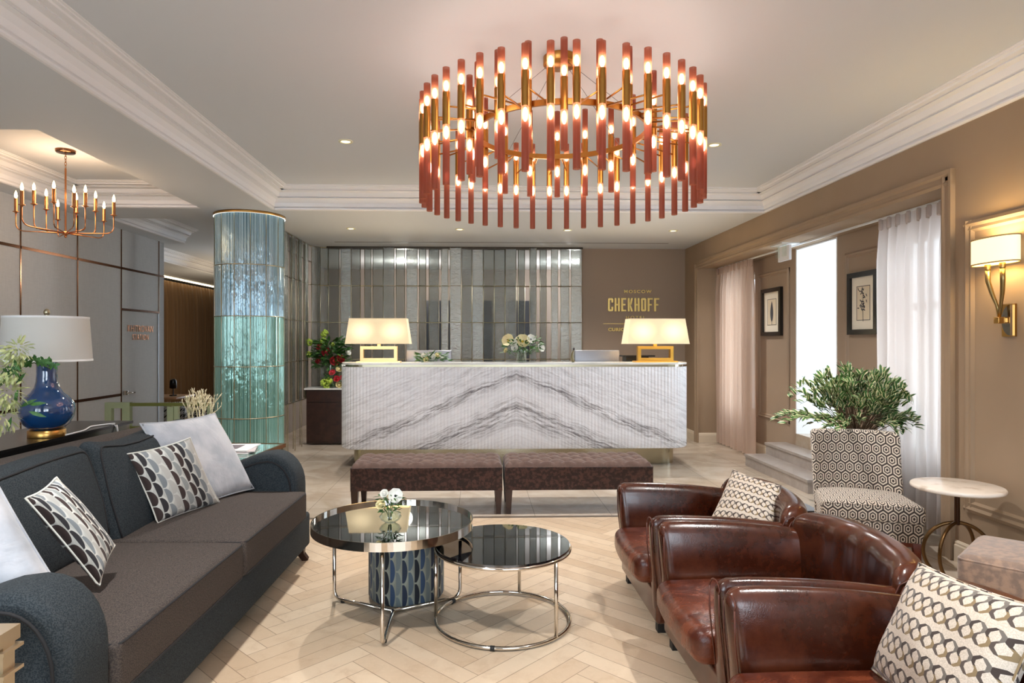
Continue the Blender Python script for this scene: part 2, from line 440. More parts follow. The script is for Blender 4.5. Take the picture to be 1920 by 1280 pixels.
window(1, 7.92, 8.58); window(2, 4.30, 5.30)
# niche casing
m = MB()
def casing(p, w, t, dz):   # frame strip profile around the niche opening
    pass
CPF = [(0, 0), (0, .02), (.02, .026), (.035, .018), (.06, .018), (.075, .03), (.10, .032), (.10, 0)]
def case_strip(m, p0, p1, out):   # profile: a away from the opening, b off the wall (-X)
    m.prism(CPF, p0, p1, out, up=Vector((-1, 0, 0)))
case_strip(m, (XR, 4.07, 0), (XR, 4.07, 2.42), (0, -1, 0)); case_strip(m, (XR, 8.70, 0), (XR, 8.70, 2.42), (0, 1, 0))
case_strip(m, (XR, 3.97, 2.325), (XR, 8.80, 2.325), (0, 0, 1))
struct(m.build('trim_10', taupe))
# picture-rail panels
def panel(n, x, y0, y1, z0, z1, mat, w=.05):
    m = MB(); P = [(0, 0), (0, .012), (.3 * w, .022), (.55 * w, .012), (.8 * w, .016), (w, 0)]
    up = Vector((-1, 0, 0))
    m.prism(P, (x, y0, z0), (x, y0, z1), (0, 1, 0), up); m.prism(P, (x, y1, z0), (x, y1, z1), (0, -1, 0), up)
    m.prism(P, (x, y0, z0), (x, y1, z0), (0, 0, 1), up); m.prism(P, (x, y0, z1), (x, y1, z1), (0, 0, -1), up)
    struct(m.build(n, mat))
panel('trim_11', XR, 1.2, 3.88, .33, 2.075, taupe, .07); panel('trim_12', XN, 7.02, 7.8, .46, 2.16, niche_m); panel('trim_13', XN, 5.36, 5.93, .46, 2.16, niche_m)
# baseboards
BB = [(0, 0), (.018, 0), (.018, .10), (.013, .108), (.013, .118), (.006, .13), (0, .13)]
def bb(n, p0, p1, side): m = MB(); m.prism(BB, p0, p1, side); struct(m.build(n, baseb))
bb('baseboard_back', (1.46, 9.28, 0), (XR, 9.28, 0), (0, -1, 0)); bb('baseboard_right', (XR, -2.2, 0), (XR, 3.96, 0), (-1, 0, 0))
bb('baseboard_far', (XR, 8.80, 0), (XR, 9.28, 0), (-1, 0, 0)); bb('baseboard_jamb', (XR, 8.72, 0), (XN, 8.72, 0), (0, -1, 0))
bb('baseboard_niche', (XN, 7.1, 0), (XN, 8.72, 0), (-1, 0, 0)); bb('baseboard_near', (XN, 4.06, 0), (XN, 5.70, 0), (-1, 0, 0))
# vestibule beyond the steps, steps
m = MB(); m.box(3.58, 5.2, 6.89, 7.0, 0, 2.6); m.box(3.58, 5.2, 5.97, 6.08, 0, 2.6); m.box(3.38, 5.2, 5.97, 7.0, 2.44, 2.6)
m.box(3.4, 5.2, 6.88, 6.89, .375, .50)
m.box(3.38, 3.60, 6.87, 6.889, .375, 2.338); m.box(3.38, 3.60, 6.081, 6.10, .375, 2.338); m.box(3.384, 3.6, 6.87, 6.889, .2, .375)
m.box(3.384, 3.72, 6.10, 6.87, 2.325, 2.339)
struct(m.build('wall_vestibule', white_m))
m = MB(); m.box(3.381, 5.2, 6.08, 6.89, .0, .375); struct(m.build('floor_vestibule', tiles))
w = M('grey_marble_step', srgb(160, 150, 144), .28); w.base(w.mix(w.noise(9, 6, .6, dist=1).smooth(.35, .75), srgb(158, 149, 143), srgb(172, 165, 160))); step_m = w.m
m = MB(); m.box(2.925, 3.16, 5.74, 7.1, 0, .10); m.box(2.915, 3.16, 5.73, 7.11, .10, .125)
m.box(3.15, 3.378, 5.80, 7.1, 0, .225); m.box(3.14, 3.378, 5.79, 7.11, .225, .25)
st = m.build('entrance_steps', step_m); tag(st, 'grey marble steps rising to the bright white doorway in the right wall', 'steps')
# curtain rail
m = MB(); m.box(3.215, 3.235, 4.06, 8.71, 2.325, 2.34); struct(m.build('trim_14', white_m))

# unseen wall behind the camera, two big windows added as the daylight source
m = MB(); WN = ((-3.5, -1.2), (-.1, 2.4)); zz0, zz1 = .75, 2.6
m.box(-4.36, 3.1, -2.35, -2.2, 0, zz0); m.box(-4.36, 3.1, -2.35, -2.2, zz1, ZC)
for a_, b_ in ((-4.36, WN[0][0]), (WN[0][1], WN[1][0]), (WN[1][1], 3.1)): m.box(a_, b_, -2.35, -2.2, zz0, zz1)
struct(m.build('wall_rear', taupe))
for k_, (a_, b_) in enumerate(WN):
    m = MB()
    for q in (a_, (a_ + b_) / 2 - .03, b_ - .06): m.box(q, q + .06, -2.30, -2.25, zz0, zz1)
    for q in (zz0, 1.95, zz1 - .06): m.box(a_, b_, -2.295, -2.255, q, q + .06)
    struct(m.build('window_%d' % (k_ + 3), white_m))
# back office behind the glass
m = MB(); m.box(-2.8, 3.6, 12.0, 12.1, 0, ZC); m.box(-2.86, -2.8, 9.3, 12.1, 0, ZC); m.box(3.6, 3.7, 9.28, 12.1, 0, ZC); struct(m.build('wall_office', M('office_wall', srgb(132, 122, 114), .8).m))
m = MB(); m.box(-8.5, -2.8, 16.9, 17, 0, ZC); m.box(-8.6, -8.5, 7.8, 17, 0, ZC); m.box(-8.5, -4.36, 7.8, 7.9, 0, ZC); m.box(-4.3, -4.2, 12, 17, 0, ZC)
struct(m.build('wall_lounge', M('dark_lounge_wall', srgb(96, 84, 72), .8).m))
for n, xx, ww in ((2, -.95, .5), (3, -.1, .35), (4, .55, .45)):
    m = MB(); m.box(xx, xx + ww, 11.93, 12.0, 0, 2.1); struct(m.build('door_%d' % n, M('dark_door', (.012, .014, .02), .3).m))
lamp('POINT', 'office_fill_light', (1.6, 10.8, 2.45), 70, (1, .96, .92), size=.12); lamp('POINT', 'office_fill_light', (-1.2, 10.8, 2.45), 45, (1, .92, .84), size=.12)  # unseen lamps without fixtures, added to light the room behind the glass
lamp('POINT', 'lounge_fill_light', (-4.6, 12.5, 1.6), 26, (1, .82, .6), size=.2)  # unseen lamp added to brighten the lounge and its curtain

# recessed lights
rim_m = M('light_rim', srgb(225, 220, 190), .3).m; glow_m = emis('warm_glow', (1, .82, .42), 2.2)
n = 0
for zz, L in ((ZC, DL_HIGH[:2]), (ZL, DL_LOW)):
    for x, y in L:
        n += 1
        where = ['above the glass column side of the big chandelier', 'right of the big chandelier by the right wall', 'over the left end of the reception desk', 'over the computer on the left of the reception desk', 'over the flower vase on the reception desk', 'over the lamp at the right end of the reception desk'][n - 1]
        t = thing('recessed_light', 'small round recessed ceiling light ' + where, 'ceiling light', (x, y, zz), group='recessed ceiling lights')
        m = MB(); m.lathe([(.055, 0), (.055, -.006), (.04, -.008), (.036, .0), (.03, .02)], seg=28); m.build('rim', rim_m, t)
        m = MB(); m.lathe([(.034, -.004), (.0001, -.004)], seg=20); m.build('diffuser', glow_m, t)
# white emergency fitting under the niche soffit
t = thing('emergency_light', 'white clear-shaded fitting under the soffit by the bright doorway', 'light fitting', (3.1, 6.55, 2.34))
m = MB(); m.box(-.09, .09, -.13, .13, -.012, 0); m.build('ceiling_plate', white_m, t)
m = MB(); m.box(-.012, .012, -.12, .12, -.17, -.02); m.build('body', M('milky_acrylic', srgb(238, 238, 240), .2).m, t)
for yy in (-.08, -.03, .07, .11):
    m = MB(); m.tube([(-.03, yy, -.012), (-.03, yy, -.13)], .011, 8); m.build('clear_tube', glass_m, t)

# curtains
def curtain(name, y0, y1, x, z0, z1, mat, label, folds, amp=.045, axis='y', parent=None, group=None, cat='curtain'):
    rnd = random.Random(len(label)); ph = [rnd.uniform(-.5, .5) for _ in range(folds + 3)]
    o = thing(name, label, cat, (x, (y0 + y1) / 2, z1)) if parent is None else parent
    L = y1 - y0
    def fn(u, v):
        z = z1 - (z1 - z0) * (1 - v); d = 1 - v
        a = amp * (.35 + .65 * min(1, (1 - v) * 6 + .1)) * (1 + .25 * ph[int(u * folds)])
        s = math.sin(2 * PI * folds * u + .5 * math.sin(5 * u + 2 * d)) + .25 * math.sin(2 * PI * folds * 2.3 * u + 1)
        return (a * s, (u - .5) * L * (1 + .02 * (1 - v)), z0 - z1 + (z1 - z0) * v + .0)
    m = MB(); m.grid(fn, folds * 14, 14); c = m.build('drape', mat, o)
    m = MB()
    for i in range(folds * 2):
        u = (i + .5) / (folds * 2); m.rbox((fn(u, 1)[0] - .012, (u - .5) * L, -.045), (.03, .03, .09), .012, (1, 1, 1), 2)
    m.build('pleat_heading', mat, o)
    return o
def sheer(name, col):
    m = M(name, col, .9); nt = m.nt; out = nt.nodes['Material Output']
    tl = nt.nodes.new('ShaderNodeBsdfTranslucent'); tl.inputs[0].default_value = col4(col)
    df = nt.nodes.new('ShaderNodeBsdfDiffuse'); df.inputs[0].default_value = col4(col)
    tr = nt.nodes.new('ShaderNodeBsdfTransparent')
    m1 = nt.nodes.new('ShaderNodeMixShader'); m1.inputs[0].default_value = .38; m2 = nt.nodes.new('ShaderNodeMixShader'); m2.inputs[0].default_value = .07
    nt.links.new(df.outputs[0], m1.inputs[1]); nt.links.new(tl.outputs[0], m1.inputs[2]); nt.links.new(m1.outputs[0], m2.inputs[1]); nt.links.new(tr.outputs[0], m2.inputs[2]); nt.links.new(m2.outputs[0], out.inputs[0])
    return m.m
sheer1 = sheer('blush_sheer', srgb(214, 190, 172)); sheer2 = sheer('pale_sheer', srgb(216, 206, 200))
curtain('curtain', 7.62, 8.70, 3.22, .015, 2.33, sheer1, 'blush linen curtain at the far end of the window niche beside the reception desk', 9)
curtain('curtain', 4.14, 5.18, 3.24, .015, 2.33, sheer2, 'pale sheer curtain behind the leafy plant and patterned chair', 9)
cb = M('brown_velvet_drape', srgb(120, 92, 62), .8, sheen=.3).m
t = curtain('curtain', 11.6, 16.2, -6.36, .02, 2.6, cb, 'long brown floor-length curtain in the lounge beyond the grey wall', 30, .07)
m = MB(); m.box(-6.30, -6.27, 9.5, 16.6, 2.645, 2.66); o = m.build('led_strip', emis('warm_led', (1, .8, .5), 5)); tag(o, 'warm light strip in the ceiling above the brown lounge curtain', 'light strip')

# ================================================================ GLASS SCREEN
def screen_glass(name, c_, mixv, rough):
    w = M(name, c_, rough, .6, spec=.9); w.bump(w.noise(26, 4, .65), .7, .02)
    nt = w.nt; out = nt.nodes['Material Output']; tr = nt.nodes.new('ShaderNodeBsdfTransparent'); tr.inputs[0].default_value = (.80, .84, .82, 1)
    mx = nt.nodes.new('ShaderNodeMixShader'); mx.inputs[0].default_value = mixv; nt.links.new(tr.outputs[0], mx.inputs[1]); nt.links.new(w.b.outputs[0], mx.inputs[2]); nt.links.new(mx.outputs[0], out.inputs[0]); return w.m
hgl = [screen_glass('hammered_silver_glass', srgb(200, 202, 198), .62, .17), screen_glass('hammered_grey_glass', srgb(150, 152, 148), .5, .2), screen_glass('clear_smoked_glass', srgb(120, 120, 118), .28, .12)]
scr = thing('glass_screen', 'tall brass-framed screen of hammered grey glass strips behind the reception desk', 'screen', (-.4, 9.2, 0))
ox, oy = -.4, 9.2
ZR = [.60, 1.107, 1.62, 2.13, 2.655]
path = [(-2.32, 7.3), (-2.32, 8.80), (-2.29, 9.0), (-2.20, 9.13), (-2.05, 9.2), (1.449, 9.2)]
def along(d):
    for (a, b), (c_, e) in zip(path, path[1:]):
        L = math.hypot(c_ - a, e - b)
        if d <= L: return (a + (c_ - a) * d / L, b + (e - b) * d / L, (c_ - a) / L, (e - b) / L)
        d -= L
    return (path[-1][0], path[-1][1], 1, 0)
Ltot = sum(math.hypot(c_ - a, e - b) for (a, b), (c_, e) in zip(path, path[1:]))
W = .152; ns = int(Ltot / W); rnd = random.Random(3)
rods = MB()
for i in range(ns):
    d = (i + .5) * Ltot / ns; x, y, tx, ty = along(d); nx, ny = ty, -tx
    off = -.045 if i % 2 else .02
    if i in (18, 24, 31): off = -.1
    cx, cy = x - nx * off, y - ny * off
    gap = 1.0 if x < -2.1 else rnd.choice((.98, .98, .8, .6, .9))
    hw = W * .5 * gap; m = MB()
    for zz0, zz1 in zip(ZR, ZR[1:]):
        st = len(m.v); m.box(-hw, hw, -.004, .004, zz0 + .004, zz1 - .004)
        m.xf(Matrix.Translation((cx - ox, cy - oy, 0)) @ Matrix.Rotation(math.atan2(ty, tx), 4, 'Z'), st)
    m.build('glass_strip', hgl[rnd.choice((0, 0, 1, 1, 2)) if x > -2.1 else 1], scr)
    for sgn in (-1, 1):
        rx, ry = cx + tx * hw * sgn, cy + ty * hw * sgn
        z0r = .0 if (sgn > 0) else .6
        rods.tube([(rx - ox, ry - oy, z0r), (rx - ox, ry - oy, 2.655)], .0045, 6)
rods.build('upright_rods', champ, scr)
for zz in ZR:
    m = MB(); pts = [(x - ox + (.03 if k < 2 else 0), y - oy - .03, zz) for k, (x, y) in enumerate(path)]
    m.tube(pts, .006, 6); m.tube([(a, b + .075, c_) for a, b, c_ in pts], .006, 6); m.build('cross_rail', champ, scr)
m = MB(); m.box(-1.7, 1.86, -.06, .06, 2.645, 2.673); m.build('top_channel', M('dark_bronze', srgb(70, 62, 52), .4, .8).m, scr)

# ================================================================ GLASS COLUMN
cxx, cyy, R = -2.40, 6.97, .345
colm = thing('glass_column', 'round column clad in ribbed blue-green glass with thin brass rings', 'column', (cxx, cyy, 0))
m = MB(); m.cyl((0, 0), .27, 0, ZL, 32); m.build('core', M('column_core', srgb(120, 150, 150), .5).m, colm)
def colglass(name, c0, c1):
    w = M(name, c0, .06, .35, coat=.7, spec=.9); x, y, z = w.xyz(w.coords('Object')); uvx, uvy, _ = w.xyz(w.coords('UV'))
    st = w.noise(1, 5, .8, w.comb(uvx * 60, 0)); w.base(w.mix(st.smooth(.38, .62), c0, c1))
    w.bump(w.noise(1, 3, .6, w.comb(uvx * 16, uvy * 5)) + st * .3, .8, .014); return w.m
cg = [colglass('ribbed_teal_glass', srgb(40, 106, 94), srgb(168, 220, 208)), colglass('ribbed_glass_cool_lit', srgb(52, 104, 124), srgb(192, 224, 238))]  # row tints paint in cool LED light above and floor light below
CZ = [.06, .58, 1.10, 1.61, 2.13, 2.645]
for r_ in range(5):
    for k in range(14):
        a0 = 2 * PI * k / 14 + .12; a1 = 2 * PI * (k + 1) / 14 + .12; nr = 22 if (k + r_) % 3 else 12; rnd = random.Random(k * 7 + r_)
        ws = [rnd.uniform(.5, 1.6) for _ in range(nr)]; tot = sum(ws); acc = 0; vs = []; uv = []
        for wd in ws:
            for q in range(3):
                t = (acc + wd * q / 3) / tot; a = a0 + (a1 - a0) * t; rr = R - .007 + .009 * math.sin(PI * q / 3) * min(1.2, wd)
                vs.append((rr * math.cos(a), rr * math.sin(a)));
            acc += wd
        vs.append(((R - .007) * math.cos(a1), (R - .007) * math.sin(a1)))
        n_ = len(vs); V3 = [(a, b, CZ[r_] + .003) for a, b in vs] + [(a, b, CZ[r_ + 1] - .003) for a, b in vs]
        uvs = [((k + i / n_) * .157, CZ[r_]) for i in range(n_)] + [((k + i / n_) * .157, CZ[r_ + 1]) for i in range(n_)]
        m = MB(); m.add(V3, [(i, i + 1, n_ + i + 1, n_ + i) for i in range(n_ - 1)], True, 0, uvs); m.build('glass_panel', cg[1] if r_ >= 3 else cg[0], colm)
    m = MB(); m.lathe([(R - .01, CZ[r_] - .004), (R + .006, CZ[r_] - .004), (R + .006, CZ[r_] + .004), (R - .01, CZ[r_] + .004)], seg=56); m.build('brass_ring', champ, colm)
m = MB()
for k in range(14):
    a = 2 * PI * k / 14 + .12; m.tube([((R + .001) * math.cos(a), (R + .001) * math.sin(a), .05), ((R + .001) * math.cos(a), (R + .001) * math.sin(a), 2.65)], .004, 6)
m.build('glazing_rods', champ, colm)
m = MB(); m.lathe([(.25, 2.672), (R + .012, 2.672), (R + .012, 2.648), (R - .012, 2.646)], seg=56); m.build('top_ring', brass, colm)
m = MB(); m.lathe([(R + .03, 0), (R + .03, .05), (R - .02, .06)], seg=48); m.build('base_ring', champ, colm)
m = MB(); m.lathe([(R + .011, 2.6455), (R + .0035, 2.6455)], seg=48); m.build('led_ring', emis('cool_led', (.8, .95, 1), 2), colm)

# ================================================================ RECEPTION DESK
w = M('veined_marble', srgb(232, 232, 234), .22, spec=.5); x, y, z = w.xyz(w.geo())
ax = (x - .405).abs(); al = math.radians(23.5)
alo = ax * math.cos(al) - z * math.sin(al); acr = ax * math.sin(al) + z * math.cos(al)
wob = w.noise(1, 4, .6, w.comb(alo * 2.2, acr * 3, 3.3)) - .5
acr2 = acr + wob * .11
fine = w.noise(1, 6, .72, w.comb(alo * 5, acr2 * 46)); med = w.noise(1, 5, .65, w.comb(alo * 2.2, acr2 * 15))
env = w.val(w.ramp(acr2 * .72, [(0, .35), (.16, .05), (.29, .0), (.36, .55), (.44, .95), (.50, .25), (.53, .05), (.60, .05), (.665, .95), (.70, .6), (.72, .08), (.80, .30), (.86, .12), (.93, .25), (1, .1)]))
dark = ((fine - .44) * 3.4).max(0) * (env * 1.3 + .17) + ((med - .42) * 1.9).max(0) * env * 1.1
w.base(w.mix(dark.min(.9), srgb(242, 244, 249), srgb(100, 96, 102))); marble = w.m
w = M('plain_marble', srgb(228, 230, 226), .15); w.vary(srgb(236, 236, 232), srgb(206, 208, 202), 5, 7, .45, .8); marble2 = w.m
DX0, DX1, DY0, DY1 = -1.485, 2.30, 7.0, 7.30
desk = thing('reception_desk', 'long white reception desk of ribbed chevron-veined marble on a recessed metal plinth', 'reception desk', (.405, 7.4, 0))
lx, ly = .405, 7.4
def rr_path(x0, x1, y0, y1, r, n=8, back=True):
    P = [(x0, y1)] + [(x0 + r - r * math.cos(PI / 2 * k / n), y0 + r - r * math.sin(PI / 2 * k / n)) for k in range(n + 1)]
    P += [(x1 - r + r * math.sin(PI / 2 * k / n), y0 + r - r * math.cos(PI / 2 * k / n)) for k in range(n + 1)] + [(x1, y1)]
    return P
def resample(P, step):
    out = []; carry = 0
    for (a, b), (c_, d) in zip(P, P[1:]):
        L = math.hypot(c_ - a, d - b)
        if L < 1e-9: continue
        t = carry
        while t < L: out.append((a + (c_ - a) * t / L, b + (d - b) * t / L, (c_ - a) / L, (d - b) / L)); t += step
        carry = t - L
    return out
P = rr_path(DX0, DX1, DY0, 7.85, .24)
pts = resample(P, .0358 / 6); vs = []
for i, (a, b, tx, ty) in enumerate(pts):
    q = (i % 6) / 6; o_ = .0085 * math.sin(PI * q) ** .8
    vs.append((a + ty * o_ - lx, b - tx * o_ - ly))
n_ = len(vs)
# the outward side: path runs left side down, along the front, up the right side
m = MB(); zz = [.205, .215, 1.083]; sh = [-.012, 0, 0]
V3 = []
for z_, s_ in zip(zz, sh):
    for (a, b), (pa, pb, tx, ty) in zip(vs, pts): V3.append((a + ty * s_, b - tx * s_, z_))
m.add(V3, [(j * n_ + i, j * n_ + i + 1, (j + 1) * n_ + i + 1, (j + 1) * n_ + i) for j in range(2) for i in range(n_ - 1)], True)
m.build('ribbed_front', marble, desk)
def poly_slab(m, P, z0, z1, mi=0):
    n = len(P); m.add([(a, b, z) for z in (z0, z1) for a, b in P], [tuple(range(n))[::-1], tuple(range(n, 2 * n))] + [(i, (i + 1) % n, n + (i + 1) % n, n + i) for i in range(n)], mi=mi)
loc = lambda P: [(a - lx, b - ly) for a, b in P]
m = MB(); Pc = rr_path(DX0 - .006, DX1 + .006, DY0 - .008, 7.36, .245); poly_slab(m, loc(Pc), 1.107, 1.127); m.build('countertop', marble2, desk)
m = MB(); poly_slab(m, loc(rr_path(DX0 + .03, DX1 - .03, DY0 + .03, 7.33, .22)), 1.083, 1.107); m.build('brass_reveal', champ, desk)
m = MB(); poly_slab(m, loc(rr_path(DX0 + .01, DX1 - .01, DY0 + .01, 7.34, .235)), .21, 1.083); m.box(DX0 + .02 - lx, DX1 - .02 - lx, .02, .42, .68, .72)
m.box(DX0 + .02 - lx, DX0 + .06 - lx, -.0, .44, .2, .7); m.box(DX1 - .06 - lx, DX1 - .02 - lx, 0, .44, .2, .7); m.build('carcass', dkwood, desk)
m = MB(); poly_slab(m, loc(rr_path(DX0 + .10, DX1 - .10, DY0 + .21, 7.8, .16)), 0, .21); m.build('plinth', M('mirror_bronze', srgb(176, 168, 146), .2, 1).m, desk)

# table lamps on the desk
shade_m = emis('lit_linen_shade', (1, .82, .50), 1.15, srgb(232, 212, 172))
nt = shade_m.node_tree; b = nt.nodes['Principled BSDF']
def two_glow(mat):
    nt = mat.node_tree; tc = nt.nodes.new('ShaderNodeTexCoord'); sp = nt.nodes.new('ShaderNodeSeparateXYZ'); nt.links.new(tc.outputs['Object'], sp.inputs[0])
    X, Y, Z = [V(nt, o) for o in sp.outputs]
    d = ((X.abs() - .17) * (X.abs() - .17) * 1.2 + (Z - .34) * (Z - .34) * 2).sqrt()
    e = (d * -1 + .2).smooth(0, .2) * .5 + .34
    nt.links.new(e.k, nt.nodes['Principled BSDF'].inputs['Emission Strength'])
two_glow(shade_m)
def desk_lamp(x, y, rz, metal, label):
    t = thing('table_lamp', label, 'lamp', (x, y, 1.127), rz, 'lamps on the reception desk')
    m = MB(); m.box(-.235, .235, -.075, .075, 0, .014); m.build('base', metal, t)
    m = MB(); m.box(-.20, -.165, -.03, .03, .014, .175); m.box(.165, .20, -.03, .03, .014, .175); m.box(-.165, .165, -.03, .03, .014, .047); m.box(-.165, .165, -.03, .03, .143, .175); m.build('frame', metal, t)
    m = MB(); m.box(-.016, .016, -.016, .016, .175, .205); m.cyl((0, 0), .01, .205, .42, 12); m.build('stem', metal, t)
    m = MB(); h0, h1 = .203, .475; A = (.342, .135); B = (.305, .105)
    for s_, o_ in ((0, 0), (1, -.004)):
        a = (A[0] + o_, A[1] + o_); bb_ = (B[0] + o_, B[1] + o_)
        vv = [(-a[0], -a[1], h0), (a[0], -a[1], h0), (a[0], a[1], h0), (-a[0], a[1], h0), (-bb_[0], -bb_[1], h1), (bb_[0], -bb_[1], h1), (bb_[0], bb_[1], h1), (-bb_[0], bb_[1], h1)]
        m.add(vv, [(0, 1, 5, 4), (1, 2, 6, 5), (2, 3, 7, 6), (3, 0, 4, 7)] if not s_ else [(4, 5, 1, 0), (5, 6, 2, 1), (6, 7, 3, 2), (7, 4, 0, 3)])
    m.build('lamp_shade', shade_m, t)
    m = MB()
    for h, a in ((h0, A), (h1, B)):
        q = a; m.tube([(-q[0], -q[1], h), (q[0], -q[1], h), (q[0], q[1], h), (-q[0], q[1], h)], .0045, 4, closed=True)
    m.build('shade_trim', M('cream_trim', srgb(248, 232, 196), .6).m, t)
    for sx in (-.17, .17):
        lamp('POINT', 'lamp_bulb', (x + sx, y, 1.127 + .36), 5, (1, .78, .5), size=.03)
    return t
desk_lamp(-1.08, 7.17, 0, M('pale_gold', srgb(236, 205, 150), .38, .9).m, 'lit rectangular-shade table lamp on the left end of the reception desk, beside the red roses')
desk_lamp(1.95, 7.19, .05, gold, 'lit rectangular-shade table lamp with bright gold frame on the right end of the reception desk')

# computers behind the counter
def computer(x, label):
    t = thing('desktop_computer', label, 'computer', (x, 7.52, .72), 0, 'computers behind the reception counter')
    m = MB(); m.rbox((0, 0, .37), (.52, .022, .33), .012, (4, 1, 3), 3, fn=lambda x, y, z: (x, y - .012 * math.cos(x / .26 * PI / 2) * math.cos(z / .17 * PI / 2) if y < 0 else y, z)); m.build('display', steel, t)
    m = MB(); m.box(-.08, .08, .01, .02, .02, .26); m.build('stand', steel, t)
    m = MB(); m.rbox((0, 0, .006), (.2, .18, .012), .005, (2, 2, 1), 2); m.build('foot', steel, t)
    return t
computer(-.565, 'silver-backed computer display behind the desk, with the small white bouquet in front')
computer(1.365, 'silver-backed computer display behind the desk, between the figurine and the right lamp')
m = MB(); m.box(-.14, .14, -.11, .11, 0, .10); m.box(-.17, .20, -.12, .12, .46, .475); m.box(-.13, .13, -.1, .1, .10, .46)
t = m.build('document_printer', [blackm], None, (1.83, 7.6, .72)); tag(t, 'black office machine behind the counter, half hidden by the right lamp', 'office machine')
m = MB(); m.sphere((0, 0, .012), (.02, .02, .012)); m.tube([(0, 0, .01), (-.012, 0, .06), (-.006, 0, .10), (.008, 0, .135)], [.014, .017, .011, .005], 8); m.sphere((.009, 0, .145), (.012, .01, .014), mi=1)
t = m.build('figurine', [M('bronze_figure', srgb(120, 112, 84), .4, .6).m, blackm], None, (1.03, 7.12, 1.127)); tag(t, 'slim dark bronze figurine standing on the counter by the right computer', 'figurine')

# ---------------------------------------------------------------- flowers
leaf_g = M('green_leaf', srgb(46, 92, 38), .5); leaf_g.vary(srgb(34, 78, 30), srgb(74, 122, 52), 25); leaf_g = leaf_g.m
stem_m = M('flower_stem', srgb(70, 100, 50), .6).m
petal = {k: M('petal_' + k, srgb(*c), .6, sheen=.2).m for k, c in dict(red=(176, 14, 26), white=(240, 240, 232), cream=(240, 228, 178), lime=(178, 205, 70), pink=(210, 40, 60)).items()}
dark_c = M('flower_centre', (.01, .01, .015), .7).m; yel_c = M('yellow_centre', srgb(226, 190, 60), .7).m
def rose(m, c, r, d=(0, 0, 1), mi=0, rnd=random):
    st = len(m.v)
    for ring, (n, rr, tilt) in enumerate(((3, .35, .15), (5, .62, .5), (6, .95, .95))):
        for k in range(n):
            a = 2 * PI * k / n + ring * .7; ca, sa = math.cos(a), math.sin(a)
            def fn(u, v, ca=ca, sa=sa, rr=rr, tilt=tilt):
                w_ = (u - .5) * 1.5 * rr; h = v; out_ = rr * (.35 + .65 * math.sin(h * PI / 2)) * (.55 + tilt * .5) + .0 - .25 * w_ * w_ / max(rr, .1)
                zz = (h * .9 - .35 * tilt * h * h) - .35
                return ((ca * out_ - sa * w_ * (.4 + .6 * math.sin(h * 2.4))) * r, (sa * out_ + ca * w_ * (.4 + .6 * math.sin(h * 2.4))) * r, zz * r)
            m.grid(fn, 3, 3, mi=mi)
    m.sphere((0, 0, .05 * r), (.42 * r, .42 * r, .5 * r), 8, 5, mi=mi)
    q = Vector((0, 0, 1)).rotation_difference(Vector(d).normalized()).to_matrix().to_4x4()
    return m.xf(Matrix.Translation(c) @ q, st)
def anemone(m, c, r, d, mi=0, mc=1):
    st = len(m.v)
    for k in range(8):
        a = 2 * PI * k / 8; off = .06 * (k % 2)
        def fn(u, v, a=a, off=off):
            w_ = (u - .5) * 1.05 * math.sin(min(1, v * 1.1 + .12) * PI * .62) ; q = v * .98 + .05
            return ((math.cos(a) * q - math.sin(a) * w_ * .8) * r, (math.sin(a) * q + math.cos(a) * w_ * .8) * r, (.42 * q * q + off) * r)
        m.grid(fn, 3, 4, mi=mi)
    m.sphere((0, 0, .08 * r), (.2 * r, .2 * r, .16 * r), 8, 5, mi=mc)
    q = Vector((0, 0, 1)).rotation_difference(Vector(d).normalized()).to_matrix().to_4x4()
    return m.xf(Matrix.Translation(c) @ q, st)
def bouquet(name, label, loc, flowers, foliage_n, fr, fh, vase=None, seed=1, lw=.022, ll=.06, base_z=.0, group=None, fmat=None):
    """flowers: (kind, colour, x, y, z, r)"""
    t = thing(name, label, 'flowers', loc, group=group); rnd = random.Random(seed)
    if vase:
        m = MB(); m.lathe(vase, seg=24); m.lathe([(r * .93, z + .002) for r, z in vase[1:]][::-1], seg=24); m.build('vase', glass_m, t)
    m = MB()
    for kind, colr, x, y, z, r in flowers:
        m.tube([(x * .15, y * .15, base_z + .01), (x * .3, y * .3, base_z + (z - base_z) * .5), (x, y, z)], .0022, 5)
    m.build('stems', stem_m, t)
    m = MB()
    for i in range(foliage_n):
        a = rnd.uniform(0, 2 * PI); q = math.sqrt(rnd.random()); x, y = math.cos(a) * q * fr[0], math.sin(a) * q * fr[1]; z = rnd.uniform(*fh)
        d = Vector((math.cos(a) * (.5 + q), math.sin(a) * (.5 + q), rnd.uniform(-.4, .9)))
        m.leaf((x, y, z), d, (rnd.uniform(-1, 1), rnd.uniform(-1, 1), 1), ll * rnd.uniform(.7, 1.3), lw * rnd.uniform(.7, 1.2))
    m.build('foliage', fmat or leaf_g, t)
    for kind, colr, x, y, z, r in flowers:
        m = MB(); d = Vector((x * 1.2, y * 1.2 - .15, .10 + (z - fh[0]) * .2))
        if kind == 'rose': rose(m, (x, y, z), r, d); mats = [petal[colr]]
        elif kind == 'anemone': anemone(m, (x, y, z), r, (d.x, d.y - .1, d.z)); mats = [petal[colr], dark_c]
        elif kind == 'daffodil': anemone(m, (x, y, z), r, (d.x, d.y - .1, d.z)); mats = [petal[colr], yel_c]
        else:
            for q in range(26): v_ = Vector((rnd.gauss(0, 1), rnd.gauss(0, 1), rnd.gauss(0, 1))).normalized() * r * .75; m.sphere((x + v_.x, y + v_.y, z + v_.z), r * .32, 6, 4)
            mats = [petal[colr]]
        m.build(kind if kind != 'puff' else 'blossom', mats, t)
    return t
vase_cyl = [(.001, .003), (.055, .0), (.06, .006), (.06, .13)]
